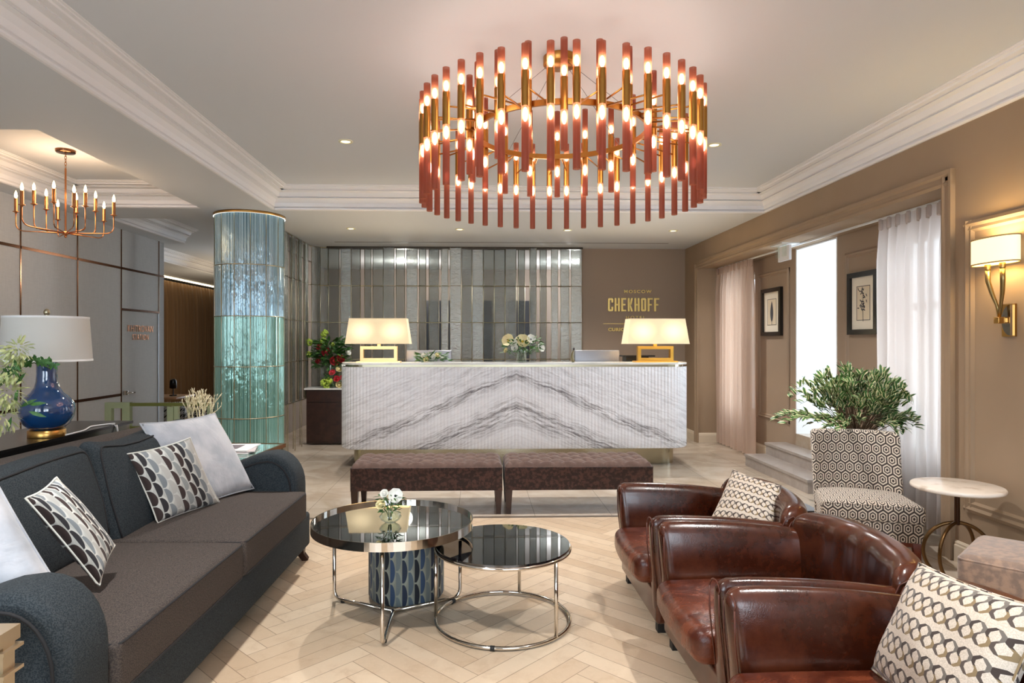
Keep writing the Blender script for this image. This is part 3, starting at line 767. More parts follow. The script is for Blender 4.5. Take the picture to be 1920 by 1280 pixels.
bouquet('flower_vase', 'glass vase of cream and white anemones in the middle of the reception counter', (.47, 7.16, 1.127), [
    ('daffodil', 'cream', -.14, -.02, .235, .066), ('anemone', 'white', -.085, -.06, .205, .042), ('anemone', 'white', -.075, -.06, .155, .038), ('daffodil', 'cream', .01, -.03, .225, .072),
    ('anemone', 'white', .10, -.02, .25, .05), ('anemone', 'white', .20, -.02, .16, .05), ('rose', 'cream', -.17, -.03, .13, .03), ('anemone', 'white', -.02, .06, .23, .05)], 230, (.20, .12), (.10, .26), [(.001, .003), (.05, 0), (.056, .006), (.056, .135)], 5)
bouquet('white_bouquet', 'low white bouquet lying on the counter in front of the left computer', (-.50, 7.10, 1.127), [
    ('rose', 'white', -.09, -.02, .075, .035), ('rose', 'cream', -.06, -.05, .035, .032), ('rose', 'white', .0, -.03, .06, .04), ('rose', 'white', .10, -.02, .055, .03), ('rose', 'cream', .06, -.02, .08, .03), ('rose', 'white', -.13, 0, .045, .028)], 130, (.17, .07), (.01, .10), None, 8)
# side cabinet with red bouquets
cab = thing('side_cabinet', 'dark wood cabinet with white stone top left of the reception desk', 'cabinet', (-1.75, 8.9, 0))
m = MB(); m.box(-.5, .5, -.24, .07, .02, .725); m.build('body', dkwood, cab); m = MB(); m.box(-.525, .51, -.265, .08, .725, .745); m.build('worktop', marble2, cab)
for k in (-1, 1):
    m = MB(); m.box(-.245 + k * .25, .245 + k * .25, -.252, -.24, .05, .555); m.build('door', dkwood, cab)
    m = MB(); m.box(-.245 + k * .25, .245 + k * .25, -.252, -.24, .565, .72); m.build('drawer', dkwood, cab)
bouquet('red_rose_bouquet', 'tall vase of red roses and lime blossoms on the dark side cabinet', (-1.98, 8.84, .745), [
    ('rose', 'red', -.12, -.08, .54, .05), ('rose', 'red', -.03, -.11, .47, .062), ('rose', 'red', -.13, -.08, .36, .055), ('rose', 'red', .08, -.11, .35, .065), ('rose', 'red', .15, -.08, .38, .06),
    ('puff', 'lime', -.08, 0, .72, .055), ('puff', 'lime', -.09, -.02, .62, .045), ('puff', 'lime', -.28, 0, .60, .05), ('puff', 'lime', -.27, -.03, .44, .045), ('rose', 'white', .24, -.03, .47, .05), ('puff', 'lime', .03, 0, .57, .03)],
    420, (.20, .13), (.26, .62), [(.001, .004), (.055, 0), (.06, .01), (.045, .12), (.06, .30)], 11, .04, .11)
bouquet('low_rose_bouquet', 'low bouquet of red, white and lime flowers at the foot of the tall rose vase', (-1.90, 8.72, .745), [
    ('rose', 'pink', -.02, -.03, .20, .045), ('rose', 'pink', .04, -.05, .12, .045), ('rose', 'red', .12, -.05, .13, .045), ('rose', 'cream', .06, 0, .24, .045), ('rose', 'white', .13, 0, .28, .045), ('rose', 'white', .13, 0, .21, .04),
    ('puff', 'lime', -.13, -.03, .07, .05), ('puff', 'lime', -.06, -.04, .09, .05), ('puff', 'lime', -.09, -.04, .03, .045), ('rose', 'cream', .07, -.05, .04, .045), ('rose', 'white', .14, -.04, .05, .04)], 90, (.14, .07), (.03, .2), None, 12)

# ---------------------------------------------------------------- sign
sgn = thing('wall_sign', 'gold raised hotel lettering on the brown wall behind the right desk lamp', 'sign', (2.215, 9.28, 1.5))
text_mesh('lettering', 'MOSCOW', .062, .006, goldlet, sgn, (.05, -.012, .545), sx=1.15, space=1.35, bold=.001)
# condensed block capitals for the main word, drawn stroke by stroke
def block_word(word, x0, z0, h, lw, w_, gap, mat, parent):
    GL = {'C': [('arcbox', 1)], 'H': [(0, 0, lw, 1), (-1, 0, -1, 1), ('bar', .44)], 'E': [(0, 0, lw, 1), ('bars', (0, .44, 1))], 'K': [], 'O': [], 'F': []}
    x = x0
    for ch in word:
        m = MB(); d = (-.014, .0)
        def bx(a, b, c_, e): m.box(a, b, d[0], d[1], c_, e)
        def dg(pts): m.prism([(p[0], p[1]) for p in pts], (0, d[0], 0), (0, d[1], 0), (1, 0, 0))
        k = lw * .55
        if ch in 'CO':
            dg([(0, k), (lw, k * 1.0), (lw, h - k), (0, h - k)]); dg([(0, h - k), (lw, h - k), (lw, h - lw), (w_ - lw, h - lw), (w_ - lw, h - k), (w_, h - k), (w_ - k, h), (k, h)])
            dg([(k, 0), (w_ - k, 0), (w_, k), (w_ - lw, k), (w_ - lw, lw), (lw, lw), (lw, k), (0, k)])
            if ch == 'O': bx(w_ - lw, w_, k, h - k)
            else: bx(w_ - lw, w_, k, h * .34); bx(w_ - lw, w_, h * .66, h - k)
        if ch in 'HEKF': bx(0, lw, 0, h)
        if ch == 'H': bx(w_ - lw, w_, 0, h); bx(lw, w_ - lw, h * .44, h * .56)
        if ch == 'E': bx(lw, w_ * .95, 0, lw * .8); bx(lw, w_ * .95, h - lw * .8, h); bx(lw, w_ * .8, h * .44, h * .56)
        if ch == 'F': bx(lw, w_ * .98, h - lw * .8, h); bx(lw, w_ * .8, h * .44, h * .56)
        if ch == 'K': dg([(lw, h * .42), (lw, h * .58), (w_ - lw * .9, h), (w_, h), (lw * 1.9, h * .5)][::1]); dg([(lw * 1.3, h * .56), (w_, 0), (w_ - lw * 1.05, 0), (lw * .9, h * .42)])
        m.build('letter', mat, parent, (x, 0, z0)); x += w_ + gap
block_word('CHEKHOFF', -.375, .285, .188, .027, .075, .0195, goldlet, sgn)
text_mesh('lettering', 'HOTEL', .062, .006, goldlet, sgn, (.02, -.012, .175), sx=1.15, space=1.4)
m = MB(); m.box(-.44, .5, -.008, 0, .105, .112); m.build('rule_line', goldlet, sgn)
text_mesh('lettering', 'CURIO COLLECTION', .062, .006, goldlet, sgn, (.0, -.01, .005), sx=1.15, bold=.002, space=1.12)

# ================================================================ BENCHES
def velvet(name, a, b, sc=30, ch=.25):
    m = M(name, a, .8, sheen=.15); m.vary(a, b, sc, 7, .42, .62); m.bump(m.noise(90, 4), ch, .004); return m.m
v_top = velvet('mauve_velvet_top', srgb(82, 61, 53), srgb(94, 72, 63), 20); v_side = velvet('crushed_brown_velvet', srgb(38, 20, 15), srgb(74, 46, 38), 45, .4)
def bench(x0, x1, label):
    W_ = x1 - x0; t = thing('tufted_bench', label, 'bench', ((x0 + x1) / 2, 5.36, 0), group='tufted benches before the desk')
    nx, ny = 7, 3
    def fn(u, v):
        x = (u - .5) * W_; y = (v - .5) * .47
        e = min(u, 1 - u) * W_; g = min(v, 1 - v) * .47; z = .405 * 1 - .04 * (1 - min(1, e / .035)) ** 2 - .04 * (1 - min(1, g / .035)) ** 2
        dm = 9
        for j in range(ny + 0):
            for i in range(nx):
                bx = ((i + .5 + (.25 if j % 2 else -.25)) / nx - .5) * W_; by = ((j + .75) / (ny + .5) - .5) * .47
                dm = min(dm, math.hypot(x - bx, y - by))
        z += .034 * min(1, e / .05) * min(1, g / .05) * (math.sqrt(abs(math.sin(PI * (x / .168 + y / .157 + .5)) * math.sin(PI * (x / .168 - y / .157 + .5)))) - .55)
        return (x, y, z)
    m = MB(); m.grid(fn, 150, 60); m.build('tufted_top', v_top, t)
    m = MB()
    for j in range(-1, 4):
        for i in range(-4, 4):
            bx_ = (i + (0 if j % 2 else .5)) * .168 + .084
            if abs(bx_) < W_ / 2 - .04: m.sphere((bx_, (j - 1) * .0785, .388), (.010, .010, .006), 8, 4)
    m.build('buttons', v_side, t)
    m = MB(); m.box(-W_ / 2, W_ / 2, -.235, .235, .19, .366); m.build('upholstered_apron', v_side, t)
    m = MB(); m.tube([(-W_ / 2, -.236, .366), (W_ / 2, -.236, .366), (W_ / 2, .236, .366), (-W_ / 2, .236, .366)], .004, 6, closed=True); m.build('piping', v_side, t)
    for sx in (-1, 1):
        for sy in (-1, 1):
            m = MB(); m.prism([(-.03, 0), (.03, 0), (.03, .06), (-.03, .06)][:0] or [(-.028, -.028), (.028, -.028), (.028, .028), (-.028, .028)], (sx * (W_ / 2 - .03), sy * .205, .19), (sx * (W_ / 2 - .03), sy * .205, 0), (1, 0, 0), up=Vector((0, 1, 0)))
            for q in range(len(m.v)):
                if m.v[q][2] == 0: v_ = m.v[q]; cx_, cy_ = sx * (W_ / 2 - .03), sy * .205; m.v[q] = (cx_ + (v_[0] - cx_) * .62, cy_ + (v_[1] - cy_) * .62, 0)
            m.build('leg', dkwood, t)
bench(-.994, .188, 'brown velvet button-tufted bench, the left of the pair before the reception desk')
bench(.208, 1.375, 'brown velvet button-tufted bench, the right of the pair, nearer the leather chairs')

# ================================================================ COFFEE TABLES
tx_, ty_ = -.424, 3.28
t = thing('coffee_table', 'larger and taller round black-glass coffee table, with the flower vase on it', 'coffee table', (tx_, ty_, 0), group='round coffee tables')
Rt = .397
m = MB(); m.cyl((0, 0), Rt - .006, .44, .455, 72); m.build('glass_top', blackglass, t)
m = MB(); m.lathe([(Rt - .006, .43), (Rt, .43), (Rt, .471), (Rt - .006, .471), (Rt - .006, .43)], seg=96, smooth=False); m.build('rim', chrome, t)
hub = Vector((0, 0, .012))
for a in (math.radians(152), math.radians(28), math.radians(-90)):
    d = Vector((math.cos(a), math.sin(a), 0)); rr = .372
    m = MB(); m.tube(fillet([hub, hub + d * rr, d * rr + Vector((0, 0, .435))], .05, 6), .009, 10); m.build('leg', chrome, t)
    m = MB(); m.cyl((d.x * rr * .85, d.y * rr * .85), .012, 0, .012, 12); m.build('foot_pad', rubber, t)
sx_, sy_ = .118, 3.185
t = thing('coffee_table', 'smaller and lower round black-glass coffee table on a ring base', 'coffee table', (sx_, sy_, 0), group='round coffee tables')
Rs = .325
m = MB(); m.cyl((0, 0), Rs, .364, .374, 72); m.build('glass_top', blackglass, t)
m = MB(); m.tube(arc((0, 0, .357), Rs, 0, 2 * PI * 71 / 72, 71, 'xy'), .0085, 10, closed=True); m.build('top_ring', chrome, t)
m = MB(); m.tube(arc((0, 0, .013), Rs, 0, 2 * PI * 71 / 72, 71, 'xy'), .0085, 10, closed=True); m.build('floor_ring', chrome, t)
for a in (178, 72, -44):
    a = math.radians(a); m = MB(); m.tube([(Rs * math.cos(a), Rs * math.sin(a), .013), (Rs * math.cos(a), Rs * math.sin(a), .357)], .009, 10); m.build('leg', chrome, t)
for a in (140, -100, 30):
    a = math.radians(a); m = MB(); m.tube([(Rs * math.cos(a - .03), Rs * math.sin(a - .03), .012), (Rs * math.cos(a + .03), Rs * math.sin(a + .03), .012)], .0118, 10); m.build('foot_pad', rubber, t)
# pattern: half moons in columns
def moons(name, ground, cols, sx, sy, rough=.8, ribs=0):
    w = M(name, ground, rough, sheen=.1); x, y, _ = w.xyz(w.coords('UV'))
    X = x * sx; Y = y * sy; ci = X.floor(); fx = X.fract()
    off = (ci * .5).fract()                     # neighbours shifted half a cell
    ph = ci.mod(2) * .5; Yp = Y + ph * 1.0 + ci * .0; cy = Yp.fract() * 2 - 1
    lens = fx < ((1 - cy * cy).max(0).sqrt() * .82)
    edge = (cy.abs() < .93)
    r = w.white(w.comb(ci.mod(len(cols)) + .5, Yp.floor().mod(3) * 0 + .5)); sock = None
    k = ci.mod(len(cols)); c0 = w.mix(0.0, cols[0], cols[0])
    for i, cc in enumerate(cols): c0 = w.mix((k > i - .5) * (k < i + .5), c0, cc)
    wv = (Y * 2 * PI + ph * 0).sin(); rib = (fx > (wv * .22 + .70))
    g = w.mix(rib * .6, ground, tuple(min(1, q * .72) for q in ground))
    w.base(w.mix(lens * edge, g, c0)); w.bump(lens * edge + w.noise(200, 2) * .3, .25, .002); return w.m
pouf_m = moons('blue_moon_fabric', srgb(146, 150, 138), [srgb(34, 46, 66), srgb(84, 100, 112), srgb(20, 26, 36), srgb(52, 74, 104), srgb(110, 120, 122)], 1, 1)
t = thing('patterned_pouf', 'cylindrical pouf in blue and grey half-moon fabric under the larger coffee table', 'pouf', (-.385, 3.53, 0))
Rp = .20; N_ = 72; vs = []; uv = []; prof = [(.19, 0.005), (.2, .02), (.2, .37), (.185, .385)]
for q, (r_, z_) in enumerate(prof):
    for k in range(N_ + 1): a = -PI / 2 - PI + 2 * PI * k / N_; vs.append((r_ * math.cos(a), r_ * math.sin(a), z_)); uv.append((k / N_ * 40, z_ / .125))
m = MB(); m.add(vs, [(q * (N_ + 1) + k, q * (N_ + 1) + k + 1, (q + 1) * (N_ + 1) + k + 1, (q + 1) * (N_ + 1) + k) for q in range(3) for k in range(N_)], True, 0, uv); m.build('body', pouf_m, t)
m = MB(); m.lathe([(.185, .385), (.12, .395), (.001, .397)], seg=48); m.build('top', M('slate_fabric', srgb(60, 68, 80), .9).m, t)
# bud vase on the coffee table
bouquet('bud_vase', 'small round glass vase of white flowers on the larger coffee table', (-.437, 3.27, .4555), [
    ('anemone', 'white', .028, -.02, .135, .034), ('rose', 'white', -.028, -.01, .145, .022), ('rose', 'cream', -.042, -.03, .095, .026), ('rose', 'cream', .0, .03, .12, .02)], 90, (.05, .04), (.05, .13),
    [(.001, .002), (.024, 0), (.045, .014), (.055, .03), (.042, .048), (.028, .058), (.03, .066)], 21, .012, .035)

# ================================================================ SOFA
w = M('charcoal_weave', srgb(62, 57, 55), .95, spec=.25); w.vary(srgb(62, 57, 55), srgb(86, 78, 73), 260, 3, .4, .6); w.bump(w.noise(420, 2), .5, .002); sofa_f = w.m
w = M('charcoal_slate_weave', srgb(46, 53, 58), .95, spec=.25); w.vary(srgb(38, 45, 50), srgb(60, 66, 70), 260, 3, .4, .6); w.bump(w.noise(420, 2), .5, .002); sofa_b = w.m
sofa_p = M('sofa_piping', srgb(30, 30, 33), .8).m
sofa = thing('sofa', 'long dark charcoal fabric sofa with rounded arms along the left', 'sofa', (-1.06, 2.97, 0), math.radians(-1.2))
# local: x = 0 front, negative towards the back; y along the length (-1.2 near, 1.2 far)
Ls = 1.195; D = .90
m = MB(); m.rbox((-.46, 0, .185), (.88, 2 * Ls - .02, .21), .02, (2, 4, 1), 2); m.build('base', sofa_b, sofa)
def armp(x):   # top of the arm, x from 0 (front) to -D
    t = -x / D
    return .60 if t > .45 else .60 + .08 * math.sin(min(1, max(0, (.45 - t) / .27)) * PI / 2)
def arm(y0, y1, name, back=0):
    yc = (y0 + y1) / 2; wd = y1 - y0; xr = .17
    prof = [(-.0, .08), (0, .47)]
    for k in range(1, 9): a = PI / 2 * k / 8; prof.append((-xr + xr * math.cos(a) , .47 + .21 * math.sin(a)))
    for x in (-.24, -.30, -.36, -.42, -.50, -.60, -.75, -.88): prof.append((x, .68 - .085 * (1 - math.cos(min(1, (-x - .17) / .33) * PI)) / 2))
    prof.append((-.88, .08))
    prof = [(a_ - (back if a_ > -.8 else 0), b_) for a_, b_ in prof]; n = len(prof); m = MB(); rad = .028; secs = []
    for yy, ins in ((-wd / 2, rad), (-wd / 2 + rad * .3, rad * .3), (-wd / 2 + rad, 0), (wd / 2 - rad, 0), (wd / 2 - rad * .3, rad * .3), (wd / 2, rad)):
        sec = []
        for i, (x, z) in enumerate(prof):
            cx, cz = -.45, .3; p = Vector((x, z)); a = Vector(prof[(i - 1) % n]); b = Vector(prof[(i + 1) % n]); tg = (b - a); nn = Vector((tg.y, -tg.x)).normalized()
            if i in (0, n - 1): nn = Vector(((1 if i == 0 else -1), 0))
            sec.append((x - nn.x * ins * (1 if nn.dot(p - Vector((cx, cz))) > 0 else -1), yc + yy, z - nn.y * ins * (1 if nn.dot(p - Vector((cx, cz))) > 0 else -1)))
        secs.append(sec)
    vs = [p for s_ in secs for p in s_]
    fs = [(j * n + i, j * n + (i + 1) % n, (j + 1) * n + (i + 1) % n, (j + 1) * n + i) for j in range(5) for i in range(n)]
    m.add(vs, fs, True); m.add(secs[0], [tuple(range(n))]); m.add(secs[-1], [tuple(range(n))[::-1]]); o = m.build(name, sofa_b, sofa)
    for s_ in (secs[0], secs[-1]):
        m = MB(); yy = s_[0][1] + (-.002 if s_ is secs[0] else .002); pts = [((x + .45) * .965 - .45, yy, (z - .08) * .965 + .08) for x, _, z in s_[:-1]]; m.tube(pts, .0055, 6); m.build('arm_piping', sofa_p, o)
    return o
arm(-Ls, -Ls + .20, 'arm'); arm(Ls - .20, Ls, 'arm', .045)
m = MB(); m.rbox((-.80, 0, .46), (.20, 2 * Ls - .36, .80), .07, (2, 8, 3), 4, fn=lambda x, y, z: (x - (z + .4) * .06, y, z + .015 * math.cos(y * 1.3))); m.build('backrest', sofa_f, sofa)
for k in (-1, 1):
    yc = k * .4975
    def cush(x, y, z):
        dx = .45 - abs(x) if False else 0
        pf = (1 - (x / .40) ** 2) * (1 - (y / .50) ** 2); return (x, y, z + (.028 * max(0, pf) if z > 0 else 0))
    m = MB(); m.rbox((-.345, yc, .375), (.72, .985, .165), .022, (10, 12, 2), 3, fn=cush); o = m.build('seat_cushion', sofa_f, sofa)
    m = MB()
    for zz in (.448, .302):
        m.tube(fillet([(-.69, yc - .48, zz), (.013, yc - .485, zz), (.013, yc + .485, zz), (-.69, yc + .48, zz)], .03), .0045, 6)
    m.build('piping', sofa_p, o)
    def bc(x, y, z):
        q = (1 - (y / .50) ** 2) * (1 - (z / .24) ** 2); s_ = 1 + .10 * (abs(y) / .5) ** 3
        return (x * (1 + 1.2 * max(0, q)) - (z + .2) * .28, y * (1 - .05 * (abs(z) / .24)), z * s_ + .012 * math.sin(7 * y))
    m = MB(); m.rbox((-.60, yc, .66), (.10, .99, .44), .045, (2, 14, 8), 3, fn=bc); o = m.build('back_cushion', sofa_b, sofa)
    m = MB(); rp = fillet([(.046, -.47, -.20), (.046, -.47, .20), (.046, .47, .20), (.046, .47, -.20)], .05, 5); pts = []
    for a_, b_ in zip(rp, rp[1:]):
        for q in range(6):
            p = a_.lerp(b_, q / 6); w_ = bc(*p); pts.append((w_[0] - .60, w_[1] + yc, w_[2] + .66))
    m.tube(pts, .005, 6); m.build('piping', sofa_p, o)
for x in (-.06, -.80):
    for y in (-1.12, 1.12):
        m = MB(); m.tube([(x, y, .085), (x + .005, y, .04), (x + .03 * (1 if x > -.3 else -1), y + (.01 if y > 0 else -.01), .0)], [.032, .026, .024], 4); m.build('foot', dkwood, sofa)

# ---------------------------------------------------------------- pillows
def pillow(name, label, TL, TR, BL, BR, thick, mat, group=None, piping=None, face=1, cat='cushion', pinch=.06):
    TL, TR, BL, BR = map(Vector, (TL, TR, BL, BR)); c = (TL + TR + BL + BR) / 4
    nrm = (TR - TL + BR - BL).cross(TL - BL + TR - BR).normalized() * face
    t = thing(name, label, cat, c, group=group)
    N_ = 22
    def P(u, v, sgn):
        # edges bow inwards between the corners
        a, b = (u - .5) * 2, (v - .5) * 2
        uu = .5 + .5 * a * (1 - pinch * (1 - b * b) * 1.0) ; vv = .5 + .5 * b * (1 - pinch * (1 - a * a) * 1.0)
        p = (BL * (1 - uu) + BR * uu) * (1 - vv) + (TL * (1 - uu) + TR * uu) * vv
        h = max(0, (1 - a * a)) ** .42 * max(0, (1 - b * b)) ** .42
        wob = .006 * math.sin(9 * u + 3 * v) * math.sin(7 * v + 1) * h
        return p - c + nrm * (sgn * thick / 2 * h + wob)
    m = MB()
    m.grid(lambda u, v: P(u, v, 1), N_, N_); m.grid(lambda u, v: P(u, v, -1), N_, N_)
    n2 = (N_ + 1) ** 2; h = len(m.f) // 2
    for i in range(h, 2 * h): m.f[i] = m.f[i][::-1]; m.uv[i] = m.uv[i][::-1]
    m.weld = True; m.build('cover', mat, t)
    m = MB(); E_ = [(i / N_, 0) for i in range(N_)] + [(1, i / N_) for i in range(N_)] + [(1 - i / N_, 1) for i in range(N_)] + [(0, 1 - i / N_) for i in range(N_)]
    m.tube([P(u, v, 0) for u, v in E_], .004, 6, closed=True); m.build('piping', piping or mat, t)
    return t
w = M('pale_grey_velvet', srgb(168, 172, 180), .7, sheen=.6); w.vary(srgb(150, 156, 166), srgb(188, 190, 196), 5, 6, .35, .65); w.bump(w.noise(7, 4, dist=1), .5, .02); gvel = w.m
moon_c = moons('charcoal_moon_fabric', srgb(206, 206, 200), [srgb(58, 44, 42), srgb(44, 42, 46), srgb(128, 134, 138), srgb(184, 182, 176), srgb(62, 48, 46), srgb(150, 154, 152)], 10, 4.4)
cream_p = M('cream_piping', srgb(214, 214, 206), .8).m
pillow('cushion', 'large pale grey velvet cushion at the far end of the sofa', (-1.76, 3.47, .925), (-1.585, 4.0, .92), (-1.50, 3.42, .475), (-1.34, 3.96, .475), .15, gvel)
pillow('cushion', 'half-moon patterned cushion in front of the grey cushion at the far end of the sofa', (-1.69, 3.20, .812), (-1.46, 3.37, .865), (-1.55, 3.22, .475), (-1.40, 3.60, .475), .12, moon_c, piping=cream_p)
pillow('cushion', 'half-moon patterned cushion at the near end of the sofa', (-1.51, 2.235, .83), (-1.45, 2.30, .885), (-1.31, 2.31, .505), (-1.34, 2.46, .60), .12, moon_c, piping=cream_p)
pillow('cushion', 'large pale grey velvet cushion leaning in the near corner of the sofa by the arm', (-1.72, 1.98, .93), (-1.52, 2.08, .965), (-1.50, 1.97, .50), (-1.22, 2.05, .50), .16, gvel)

# ================================================================ CONSOLE, BLUE LAMP
con = thing('console_table', 'long glossy black console table behind the sofa', 'console table', (-2.31, 2.6, 0))
m = MB(); m.prism([(-.205, .03), (.205, .03), (.205, .045), (.19, .045), (-.205, .045)], (0, -1.6, .825), (0, 1.47, .825), (1, 0, 0)); m.build('tabletop', blackm, con)
m = MB(); m.prism([(-.2, 0), (.2, 0), (.205, .03), (-.205, .03)], (0, -1.6, .825), (0, 1.43, .825), (1, 0, 0)); m.box(-.2, .2, -1.55, 1.36, .74, .825); m.build('apron', blackm, con)
for y in (-1.5, 1.3):
    for x in (-.17, .17): m = MB(); m.box(x - .025, x + .025, y - .025, y + .025, 0, .74); m.build('leg', blackm, con)
w = M('blue_glazed_ceramic', srgb(18, 62, 112), .05, coat=1, spec=.8); blue = w.m
bl = thing('table_lamp', 'blue glazed bottle-shaped lamp with white drum shade on the black console', 'lamp', (-2.19, 3.40, .87))
m = MB(); m.lathe([(.001, 0), (.082, 0), (.083, .003), (.083, .034), (.078, .038), (.001, .038)], seg=48); m.build('base', brass, bl)
prof = [(.06, .036), (.075, .042), (.10, .065), (.118, .10), (.124, .135), (.118, .17), (.098, .20), (.072, .225), (.055, .25), (.048, .28), (.045, .32), (.046, .36), (.05, .383), (.048, .388), (.038, .388)]
m = MB(); m.lathe(prof, seg=56); m.build('body', blue, bl)
m = MB(); m.cyl((0, 0), .014, .385, .44, 16); m.cyl((0, 0), .004, .43, .61, 8); m.sphere((0, 0, .63), (.015, .015, .018)); m.cyl((0, 0), .01, .605, .62, 12); m.build('stem', champ, bl)
sh_w = M('white_linen_shade', srgb(228, 226, 220), .8); nt = sh_w.nt; out = nt.nodes['Material Output']; tl = nt.nodes.new('ShaderNodeBsdfTranslucent'); tl.inputs[0].default_value = (.85, .84, .8, 1)
mx = nt.nodes.new('ShaderNodeMixShader'); mx.inputs[0].default_value = .35; nt.links.new(sh_w.b.outputs[0], mx.inputs[1]); nt.links.new(tl.outputs[0], mx.inputs[2]); nt.links.new(mx.outputs[0], out.inputs[0]); sh_w = sh_w.m
m = MB(); m.lathe([(.200, .385), (.185, .605)], seg=64); m.lathe([(.182, .605), (.197, .385)], seg=64); m.build('lamp_shade', sh_w, bl)
m = MB(); m.lathe([(.2015, .382), (.2015, .392), (.197, .392)], seg=64); m.lathe([(.1865, .608), (.1865, .598)], seg=64)
for a in range(3): m.tube([(0, 0, .60), (.183 * math.cos(a * 2.1), .183 * math.sin(a * 2.1), .60)], .002, 5)
m.build('shade_trim', M('shade_band', srgb(236, 236, 234), .7).m, bl)
m = MB(); m.tube(fillet([(-2.11, 3.42, .874), (-2.12, 3.60, .874), (-2.18, 3.76, .876), (-2.14, 3.85, .876), (-2.098, 3.87, .878), (-2.094, 3.88, .83), (-2.092, 3.89, .60)], .04), .004, 6)
tag(m.build('power_cord', M('white_cord', srgb(226, 226, 226), .4).m), 'thin white cord running from the blue lamp across the black console', 'cord')
# flowers at the left edge of the frame
rnd = random.Random(5)
pl = thing('flower_arrangement', 'arrangement of pale green blossoms and leaves beside the blue lamp, at the frame edge', 'flowers', (-2.175, 2.93, .87))
m = MB(); m.lathe([(.001, .002), (.05, 0), (.06, .02), (.05, .12), (.04, .2), (.05, .24)], seg=28); m.build('vase', glass_m, pl)
m = MB()
for k in range(9): a = k * .7; m.tube([(0, 0, .02), (.04 * math.cos(a), .04 * math.sin(a), .25), (.16 * math.cos(a), .16 * math.sin(a), .36 + .02 * k)], .003, 5)
m.tube([(0, 0, .2), (.08, .1, .36), (.14, .14, .385), (.20, .16, .36)], .003, 5); m.build('stems', stem_m, pl)
bl_m = M('pale_green_blossom', srgb(200, 208, 150), .7).m
for c_, n_, r_ in (((.14, .03, .44), 150, .05), ((.10, .05, .35), 120, .055), ((.12, 0, .25), 190, .065), ((.10, .0, .15), 120, .06)):
    m = MB()
    for i in range(n_):
        v_ = Vector((rnd.gauss(0, 1), rnd.gauss(0, 1), rnd.gauss(0, 1.3))).normalized() * r_ * rnd.uniform(.5, 1.05); m.leaf((c_[0] + v_.x, c_[1] + v_.y, c_[2] + v_.z), v_ + Vector((0, 0, -.02)), (rnd.random(), rnd.random(), 1), .03, .011)
    m.build('blossom', bl_m, pl)
m = MB()
for i in range(70):
    t_ = i / 70; b = Vector((.06 + .16 * t_, .08 + .08 * t_, .345 + .05 * math.sin(t_ * 2.6))); a = rnd.uniform(0, 6.28); m.leaf(b, (math.cos(a), .3, math.sin(a)), (0, 1, 0), .03, .016)
for b, d in (((.12, .05, .28), (.5, .1, .9)), ((.14, .05, .19), (.9, .1, .5)), ((.11, .04, .15), (-.3, .1, -.9)), ((.17, .06, .20), (.9, 0, .1)), ((.17, .06, .17), (.8, .1, -.3)), ((.11, .04, .38), (.4, .1, -.9)), ((.12, .03, .41), (.5, 0, -.9)), ((.12, .05, .20), (.1, 0, 1))): m.leaf(b, d, (0, -1, .2), .075, .02)
m.build('foliage', leaf_g, pl)

# metal frame, coral, end table
t = thing('metal_frame_console', 'pale green-gold metal frame with open rectangular ends standing behind the sofa', 'console frame', (-2.55, 5.15, 0))
gm = M('pale_bronze_metal', srgb(168, 176, 140), .25, 1).m; go = M('olive_bronze_metal', srgb(110, 112, 62), .3, 1).m
m = MB(); m.box(-.32, -.27, -.02, .02, 0, .885); m.box(-.19, -.13, -.02, .02, 0, .885); m.box(-.27, -.19, -.02, .02, .84, .885); m.build('end_frame', gm, t)
m = MB(); m.box(.15, .20, -.02, .02, 0, .85); m.box(.20, .235, -.015, .015, 0, .865); m.build('post', gm, t)
m = MB(); m.box(-.13, .48, -.018, .018, .855, .88); m.box(-.13, .48, -.018, .018, .68, .70); m.build('rail', go, t)
m = MB(); m.box(.44, .48, .02, .04, 0, .855); m.build('post', gm, t)
et = thing('end_table', 'glass-topped brass end table with magazines beyond the far sofa arm', 'side table', (-1.83, 4.56, 0), math.radians(-5))
m = MB(); m.box(-.36, .36, -.34, .34, .588, .60); m.build('glass_top', M('green_table_glass', srgb(130, 160, 150), .04, spec=1, coat=1).m, et)
m = MB()
for a in ((-.38, .38, -.36, -.34), (-.38, .38, .34, .36), (-.38, -.36, -.34, .34), (.36, .38, -.34, .34)): m.box(*a, .575, .603)
m.build('frame', brass_dk, et)
for sx in (-1, 1):
    for sy in (-1, 1): m = MB(); m.box(sx * .355 - .02, sx * .355 + .02, sy * .335 - .02, sy * .335 + .02, 0, .575); m.build('leg', champ, et)
for k, (dx, dy, rz, c_) in enumerate(((0, 0, .1, (226, 222, 222)), (.015, .02, .25, (208, 196, 196)), (.0, .03, .02, (236, 236, 238)))):
    m = MB(); m.box(-.11, .11, -.15, .15, 0, .007); m.box(-.085, .02, -.08, .1, .007, .0075, mi=1)
    o = m.build('magazine', [M('magazine_paper', srgb(*c_), .4).m, M('magazine_print', srgb(120, 110, 116), .5).m], None, (-1.66 + dx, 4.55 + dy, .6005 + k * .0085), rz)
    tag(o, ['bottom magazine of the small pile on the end table', 'middle magazine of the pile on the end table, turned slightly', 'top white magazine of the pile on the end table'][k], 'magazine', 'magazines on the end table')
coral_m = M('bleached_coral', srgb(226, 214, 180), .8).m
m = MB(); rnd = random.Random(9)
